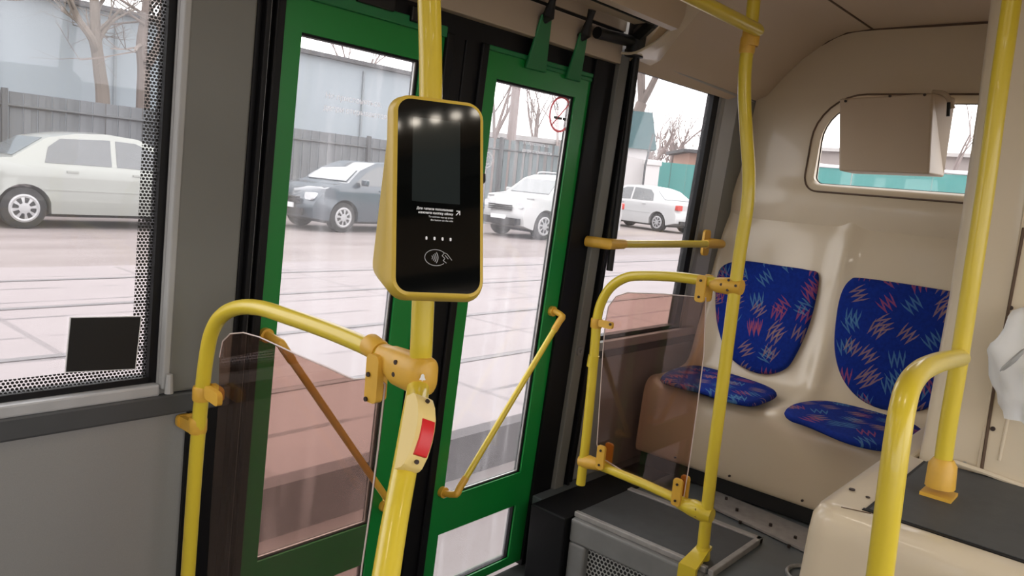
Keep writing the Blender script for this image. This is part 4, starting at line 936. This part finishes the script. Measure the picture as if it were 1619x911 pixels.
PSIL = simple('silver_green_car_paint', (.31, .325, .305), .35, metal=.2, var=.05, scale=3, coat=.8); PDK = simple('dark_blue_grey_car_paint', (.065, .085, .105), .25, metal=.3, var=.1, scale=3, coat=1)
PWH = simple('white_car_paint', (.50, .505, .51), .3, var=.04, scale=3, coat=.6)
q = pz_(38, 362, .1); place(car('sedan', PSIL, 'silver sedan seen from the side through the left window'), q.x, q.y, 0, .78)
q = pz_(541, 368, .1); place(car('sedan', PDK, 'dark blue-grey sedan seen through the left door leaf'), q.x, q.y, 181, 3.40)
q = pz_(858, 380, .1); place(car('suv', PWH, 'white off-road car with roof rails seen through the right door leaf', CBLK), q.x, q.y, 177, 3.42)
q = pz_(1037, 366, .1); place(car('sedan', PWH, 'white sedan with red tail lamp seen through the small window behind the door'), q.x, q.y, 80, .78, s=1.12)
q = pz_(1120, 350, .1); place(car('sedan', PDK, 'dark car half hidden behind the white sedan at the right'), q.x+2.5, q.y+3, 88, .78)
# ---- fences, buildings
FEN = simple('weathered_grey_fence', (.135, .145, .155), .8, var=.35, scale=1.1); FEND = simple('dark_fence_rail', (.08, .085, .09), .7, var=.2)
def fence(name, A, B, z0, z1, pitch, mat, label, cat='fence', gap=.12, rails=True, t=.02, wob=0):
    A, B = Vector(A), Vector(B); d = B-A; L = d.length; u = d.normalized(); n = Vector((-u.y, u.x)); root = thing(name, (A.x, A.y, z0), label, cat)
    bm = NB(); k = int(L/pitch)
    for i in range(k):
        a = A+u*(i*pitch); b = A+u*((i+1-gap)*pitch); h = z1+random.uniform(-wob, wob); o = n*t*(1 if i % 2 else 0)
        hexa(bm, [(a.x+o.x, a.y+o.y, z0), (b.x+o.x, b.y+o.y, z0), (b.x+n.x*t+o.x, b.y+n.y*t+o.y, z0), (a.x+n.x*t+o.x, a.y+n.y*t+o.y, z0), (a.x+o.x, a.y+o.y, h), (b.x+o.x, b.y+o.y, h), (b.x+n.x*t+o.x, b.y+n.y*t+o.y, h), (a.x+n.x*t+o.x, a.y+n.y*t+o.y, h)])
    obj('boards', bm, mat, root)
    if rails:
        for z in (z0+(z1-z0)*.2, z0+(z1-z0)*.88):
            bm = NB(); tube(bm, [(A.x-n.x*.03, A.y-n.y*.03, z), (B.x-n.x*.03, B.y-n.y*.03, z)], .03, 5); obj('rail', bm, FEND, root)
        for i in range(int(L/3)+1):
            p = A+u*(3*i)-n*.06; bm = NB(); box(bm, p.x-.05, p.x+.05, p.y-.05, p.y+.05, z0, z1+.05); obj('post', bm, FEND, root)
    return root
fence('board_fence', (-4, 17.6), (16.8, 17.9), .1, 2.33, .13, FEN, 'long weathered grey board fence behind the silver and dark cars', gap=.06, t=.03)
BLD = simple('pale_blue_grey_render', (.30, .345, .38), .85, var=.10, scale=.5); ROOFD = simple('dark_roof_edge', (.06, .06, .065), .8)
wh = thing('warehouse', (8, 22, .1), 'long pale blue-grey warehouse behind the board fence', 'building')
bm = NB(); zt = 4.55; hexa(bm, [(-8, 20, .1), (20.3, 20.3, .1), (20.3, 28, .1), (-8, 28, .1), (-8, 20, zt-.05), (20.3, 20.3, zt+.1), (20.3, 28, zt+.1), (-8, 28, zt-.05)]); obj('wall', bm, BLD, wh)
bm = NB(); hexa(bm, [(-8.1, 19.8, zt-.06), (20.5, 20.1, zt+.10), (20.5, 28.2, zt+.10), (-8.1, 28.2, zt-.06), (-8.1, 19.8, zt+.06), (20.5, 20.1, zt+.22), (20.5, 28.2, zt+.22), (-8.1, 28.2, zt+.06)]); obj('roof_edge', bm, ROOFD, wh)
for i in range(11):
    x = -7+2.5*i; bm = NB(); box(bm, x, x+.06, 19.96+.0095*(x+8), 20.02+.0095*(x+8), .1, zt-.08); obj('wall_joint', bm, simple('joint_grey', (.22, .25, .27), .8) if i == 0 else bpy.data.materials['joint_grey'], wh)
# gate fence + kiosk behind the white off-road car
GF = simple('blue_grey_bar_fence', (.13, .165, .175), .7, var=.2)
a1, a2 = pd_(778, 300, 24), pd_(935, 300, 25.5)
fence('bar_fence', (a1.x-2.5, a1.y+1.2), (a2.x+.5, a2.y), .1, 2.75, .26, GF, 'blue-grey metal bar fence behind the white off-road car', gap=.45, t=.04)
a1, a2 = pd_(775, 300, 40), pd_(935, 300, 42)
sh_ = thing('low_shed', (a1.x, a1.y, .1), 'low grey shed with a flat roof behind the bar fence', 'building')
SHM = simple('grey_shed_wall', (.25, .24, .24), .85, var=.15, scale=.6)
u = (a2-a1); u.z = 0; u.normalize(); n = Vector((-u.y, u.x, 0))
def obox(bm, A, u, n, L, D, z0, z1): A = Vector(A); A.z = 0; hexa(bm, [A+Vector((0, 0, z0)), A+u*L+Vector((0, 0, z0)), A+u*L+n*D+Vector((0, 0, z0)), A+n*D+Vector((0, 0, z0)), A+Vector((0, 0, z1)), A+u*L+Vector((0, 0, z1)), A+u*L+n*D+Vector((0, 0, z1)), A+n*D+Vector((0, 0, z1))])
if n.dot(a1) < 0: n = -n
bm = NB(); LS = (a2-a1).length+4.6; obox(bm, a1-u*6, u, n, LS, 5, .1, 3.6); obj('wall', bm, SHM, sh_)
bm = NB(); obox(bm, a1-u*6.3-n*.4, u, n, LS+.6, 5.8, 3.6, 3.85); obj('roof', bm, simple('pale_grey_roof', (.36, .35, .35), .8, var=.1), sh_)
# gatehouse pillar block with teal roof, gate post, teal fence, brick building
TEAL = simple('teal_sheet_metal', (.06, .25, .235), .6, var=.12, scale=1.5); TEALD = simple('teal_tiled_roof', (.03, .085, .095), .7, var=.2, scale=3)
WR_ = simple('white_render', (.60, .58, .58), .85, var=.05, scale=2); BRK = simple('brown_brick', (.33, .20, .155), .85, var=.2, scale=3)
def face_frame(px0, px1, dist):
    A, B = pd_(px0, 330, dist), pd_(px1, 330, dist); A.z = B.z = 0; u = (B-A).normalized(); n = Vector((-u.y, u.x, 0)); n = n if n.dot(A) > 0 else -n; return A, (B-A).length, u, n
def zat(px, py, m): return pd_(px, py, m).z
A, L_, u, n = face_frame(935, 1013, 40)
gh = thing('gatehouse', tuple(A), 'white gatehouse block with teal roof between the two white cars', 'building')
bm = NB(); obox(bm, A, u, n, L_, 3, .1, zat(1005, 236, 40)); obj('wall', bm, WR_, gh)
bm = NB(); z_ = zat(1005, 236, 40); zt_ = zat(1005, 178, 40); B0 = A-u*.3-n*.4; L2 = L_+.7; D2 = 3.8
P0 = [B0, B0+u*L2, B0+u*L2+n*D2, B0+n*D2]; P1 = [B0+u*.35+n*.35, B0+u*(L2-.35)+n*.35, B0+u*(L2-.35)+n*(D2-.35), B0+u*.35+n*(D2-.35)]
hexa(bm, [p+Vector((0, 0, z_)) for p in P0]+[p+Vector((0, 0, zt_)) for p in P1]); obj('roof', bm, TEALD, gh)
bm = NB(); c_ = pd_(990, 262, 40); obox(bm, pd_(977, 262, 39.9), u, n, .73, .1, zat(990, 272, 40), zat(990, 254, 40)); obj('plaque', bm, simple('grey_plaque', (.36, .36, .37), .7), gh)
A, L_, u, n = face_frame(1013, 1041, 39)
gpst = thing('gate_post', tuple(A), 'white square gate post with a wider cap, right of the gatehouse', 'gate post')
bm = NB(); obox(bm, A, u, n, L_*.8, .6, .1, zat(1028, 262, 39)); obj('shaft', bm, WR_, gpst)
bm = NB(); obox(bm, A-u*.08-n*.08, u, n, L_*.8+.16, .76, zat(1028, 262, 39), zat(1028, 253, 39)); obj('cap', bm, WR_, gpst, bev=.05)
a1, a2 = pd_(1008, 300, 45), pd_(1170, 300, 45)
zf_ = zat(1085, 260, 45)
tf = fence('teal_fence', (a1.x, a1.y), (a2.x, a2.y), .1, zf_, .9, TEAL, 'teal sheet metal fence behind the white sedan', gap=.02, rails=False, t=.03)
A, L_, u, n = face_frame(1080, 1180, 60)
bb_ = thing('brick_building', tuple(A), 'low brown brick building behind the teal fence', 'building')
bm = NB(); obox(bm, A, u, n, L_, 6, .1, zat(1100, 243, 60)); obj('wall', bm, BRK, bb_)
bm = NB(); obox(bm, A-u*.6-n*.6, u, n, L_+1.2, 7, zat(1100, 243, 60), zat(1100, 238, 60)); obj('roof', bm, ROOFD, bb_)
# scene behind the rear window
zr_ = 2.65
fence('teal_fence', (21, 8.7), (21, -6), .1, 2.62, 1.9, TEAL, 'teal sheet fence seen low through the rear window', gap=.01, rails=False, t=.03)
SNOW = simple('old_snow', (.7, .7, .72), .8, var=.1)
bm = NB()
pts = [];  
for k in range(30): pts.append((21, 8.7-.5*k, 2.665+.02*math.sin(k*1.7)))
tube(bm, pts, [.03+.025*abs(math.sin(k*2.3)) for k in range(30)], 6); o = obj('snow_crust', bm, SNOW); prop(o, 'thin crust of old snow on the teal fence behind the rear window', 'snow')
bm = NB(); box(bm, 48, 56, -10, 20, .1, 5.0); rb_ = thing('long_building', (50, 12, .1), 'hazy low brown-grey building seen through the rear window', 'building'); obj('wall', bm, simple('hazy_brown_wall', (.33, .29, .275), .9, var=.1, scale=.3), rb_)
bm = NB(); box(bm, 47.6, 56.4, -10.4, 20.4, 5.0, 5.2); obj('roof', bm, simple('pale_roof_sheet', (.45, .43, .42), .9), rb_)
# ---- trees
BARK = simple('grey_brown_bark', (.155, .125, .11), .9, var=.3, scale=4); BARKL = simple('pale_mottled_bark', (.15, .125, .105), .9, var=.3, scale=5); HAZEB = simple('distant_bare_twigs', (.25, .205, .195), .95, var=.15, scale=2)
def grow(bm, P, d, r, L, depth, seg, rnd, spread=.55, lift=.12):
    n = 4; pts = [P.copy()]; rs = [r]; dd = d.copy()
    for i in range(n):
        dd = (dd+Vector((rnd.uniform(-1, 1), rnd.uniform(-1, 1), rnd.uniform(-.3, .8)))*.11).normalized(); pts.append(pts[-1]+dd*(L/n)); rs.append(r*(1-.38*(i+1)/n))
    tube(bm, pts, rs, seg, False)
    if depth <= 0: return
    for k in range(rnd.choice((2, 3, 3))):
        i = rnd.randint(2, n); ax = Vector((rnd.uniform(-1, 1), rnd.uniform(-1, 1), rnd.uniform(-.4, .6))).normalized()
        nd = (dd+ax*spread*rnd.uniform(.7, 1.4)+Vector((0, 0, lift))).normalized(); grow(bm, pts[i], nd, rs[i]*rnd.uniform(.5, .72), L*rnd.uniform(.6, .85), depth-1, max(3, seg-2), rnd, spread, lift)
def tree(base, h, r, depth, mat, label, seed, lean=(0, 0), L=None, first=None):
    rnd = random.Random(seed); base = Vector(base); bm = NB(); d = Vector((lean[0], lean[1], 1)).normalized(); P = base+d*h
    tube(bm, [base, base+d*h*.5, P], [r*1.15, r, r*.92], 10, False)
    for k in range(3 if first is None else first):
        ax = Vector((rnd.uniform(-1, 1), rnd.uniform(-1, 1), 0)).normalized(); grow(bm, P, (d+ax*.45).normalized(), r*.66, L or h*.6, depth, 7, rnd)
    o = obj('bare_tree', bm, mat, None, smooth=True, norm=False); 
    return prop(o, label, 'tree')
def gpt(px, py, m): q = pd_(px, py, m); q.z = .1; return q
g = 'bare trees beyond the road'
def limb_tree(label, seed, Y, base_px, limbs, mat, br):
    rnd = random.Random(seed); bm = NB(); P = lambda x, y: py_(x, y, Y)
    b0 = P(*base_px); b0.z = .1
    for pts, r0_, r1_, from_ground in limbs:
        L = ([b0] if from_ground else [])+[P(*q)+Vector((0, rnd.uniform(-.15, .15) if not from_ground else 0, 0)) for q in pts]
        C_ = crom(L, 4); rs = [r0_+(r1_-r0_)*i/(len(C_)-1) for i in range(len(C_))]; tube(bm, C_, rs, 9, False)
        for k in range(br):
            i = rnd.randint(len(C_)//2, len(C_)-1); ax = Vector((rnd.uniform(-1, 1), rnd.uniform(-1, 1), rnd.uniform(-.2, .9))).normalized()
            if C_[i].z > 3.2: grow(bm, C_[i], ax, rs[i]*.42, rnd.uniform(.8, 1.5), 3, 5, rnd, .8)
    o = obj('bare_tree', bm, mat, None, smooth=True, norm=False); return prop(o, label, 'tree')
limb_tree('mottled bare tree trunk before the warehouse, left of the forked one', 4, 18.8, (166, 200), [(((163, 165), (158, 115), (152, 65), (150, 20), (147, -40)), .165, .085, True), (((155, 92), (143, 62), (128, 32), (112, 0), (98, -35)), .10, .05, False), (((157, 62), (168, 40), (188, 28), (215, 14)), .05, .02, False), (((151, 35), (160, 12), (172, -15)), .07, .03, False)], BARKL, 5)
limb_tree('forked bare tree at the right edge of the left window', 11, 18.8, (227, 200), [(((226, 165), (227, 112), (224, 70), (230, 25), (235, -20)), .165, .09, True), (((228, 103), (243, 82), (252, 52), (256, 20)), .11, .07, False), (((226, 40), (205, 22), (180, 15)), .04, .015, False)], BARK, 4)
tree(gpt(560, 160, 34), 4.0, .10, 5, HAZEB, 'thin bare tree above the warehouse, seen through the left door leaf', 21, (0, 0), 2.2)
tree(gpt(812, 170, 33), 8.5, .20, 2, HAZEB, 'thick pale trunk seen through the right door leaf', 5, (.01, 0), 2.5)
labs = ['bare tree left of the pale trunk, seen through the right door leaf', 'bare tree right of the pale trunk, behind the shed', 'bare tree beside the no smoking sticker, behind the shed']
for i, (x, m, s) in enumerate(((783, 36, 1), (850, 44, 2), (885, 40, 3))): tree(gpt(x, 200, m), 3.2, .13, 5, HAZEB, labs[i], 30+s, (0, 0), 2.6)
tree(gpt(962, 200, 47), 7.0, .36, 5, BARK, 'leaning bare tree at the top left of the small window behind the door', 9, (.16, -.22), 3.4, 4)
labs = ['bare tree behind the gate post', 'bare tree over the teal fence, in the middle of the small window', 'bare tree over the brick building', 'bare tree at the right side of the small window']
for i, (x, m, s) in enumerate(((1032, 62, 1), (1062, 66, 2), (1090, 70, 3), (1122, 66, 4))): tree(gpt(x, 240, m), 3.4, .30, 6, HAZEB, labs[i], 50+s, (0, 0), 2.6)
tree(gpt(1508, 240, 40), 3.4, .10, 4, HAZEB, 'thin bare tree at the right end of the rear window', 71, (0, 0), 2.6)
# a hazy thicket of twigs far behind the fences
rnd = random.Random(5); bm = NB(); A_, B_ = pd_(1000, 300, 75), pd_(1190, 300, 78)
for k in range(2600):
    t = rnd.random(); p = A_.lerp(B_, t)+Vector((rnd.uniform(-1, 4), rnd.uniform(-1, 4), 0)); p.z = rnd.uniform(.3, 1)*(3.8+1.6*math.sin(t*9)+rnd.uniform(0, 2.4)); d_ = Vector((rnd.uniform(-.6, .6), rnd.uniform(-.6, .6), rnd.uniform(.3, 1.2))); q_ = p+d_*rnd.uniform(.6, 1.6); w_ = Vector((.05, -.05, 0))*rnd.uniform(.5, 1.5)
    vs = [bm.verts.new(v) for v in (p-w_, p+w_, q_)]; bm.faces.new(vs)
o = obj('distant_thicket', bm, HAZEB, norm=False); prop(o, 'hazy brown thicket of bare twigs behind the teal fence and brick building', 'thicket', None, 'stuff')
# utility: dark post beside the gate post
bm = NB(); a_ = pd_(1020, 262, 36); b_ = pd_(1033, 212, 36); a2_ = a_.copy(); a2_.z = .1; tube(bm, [a2_, a_, b_], .05, 6); o = obj('leaning_post', bm, FEND); prop(o, 'thin dark leaning post above the white gate post', 'post')
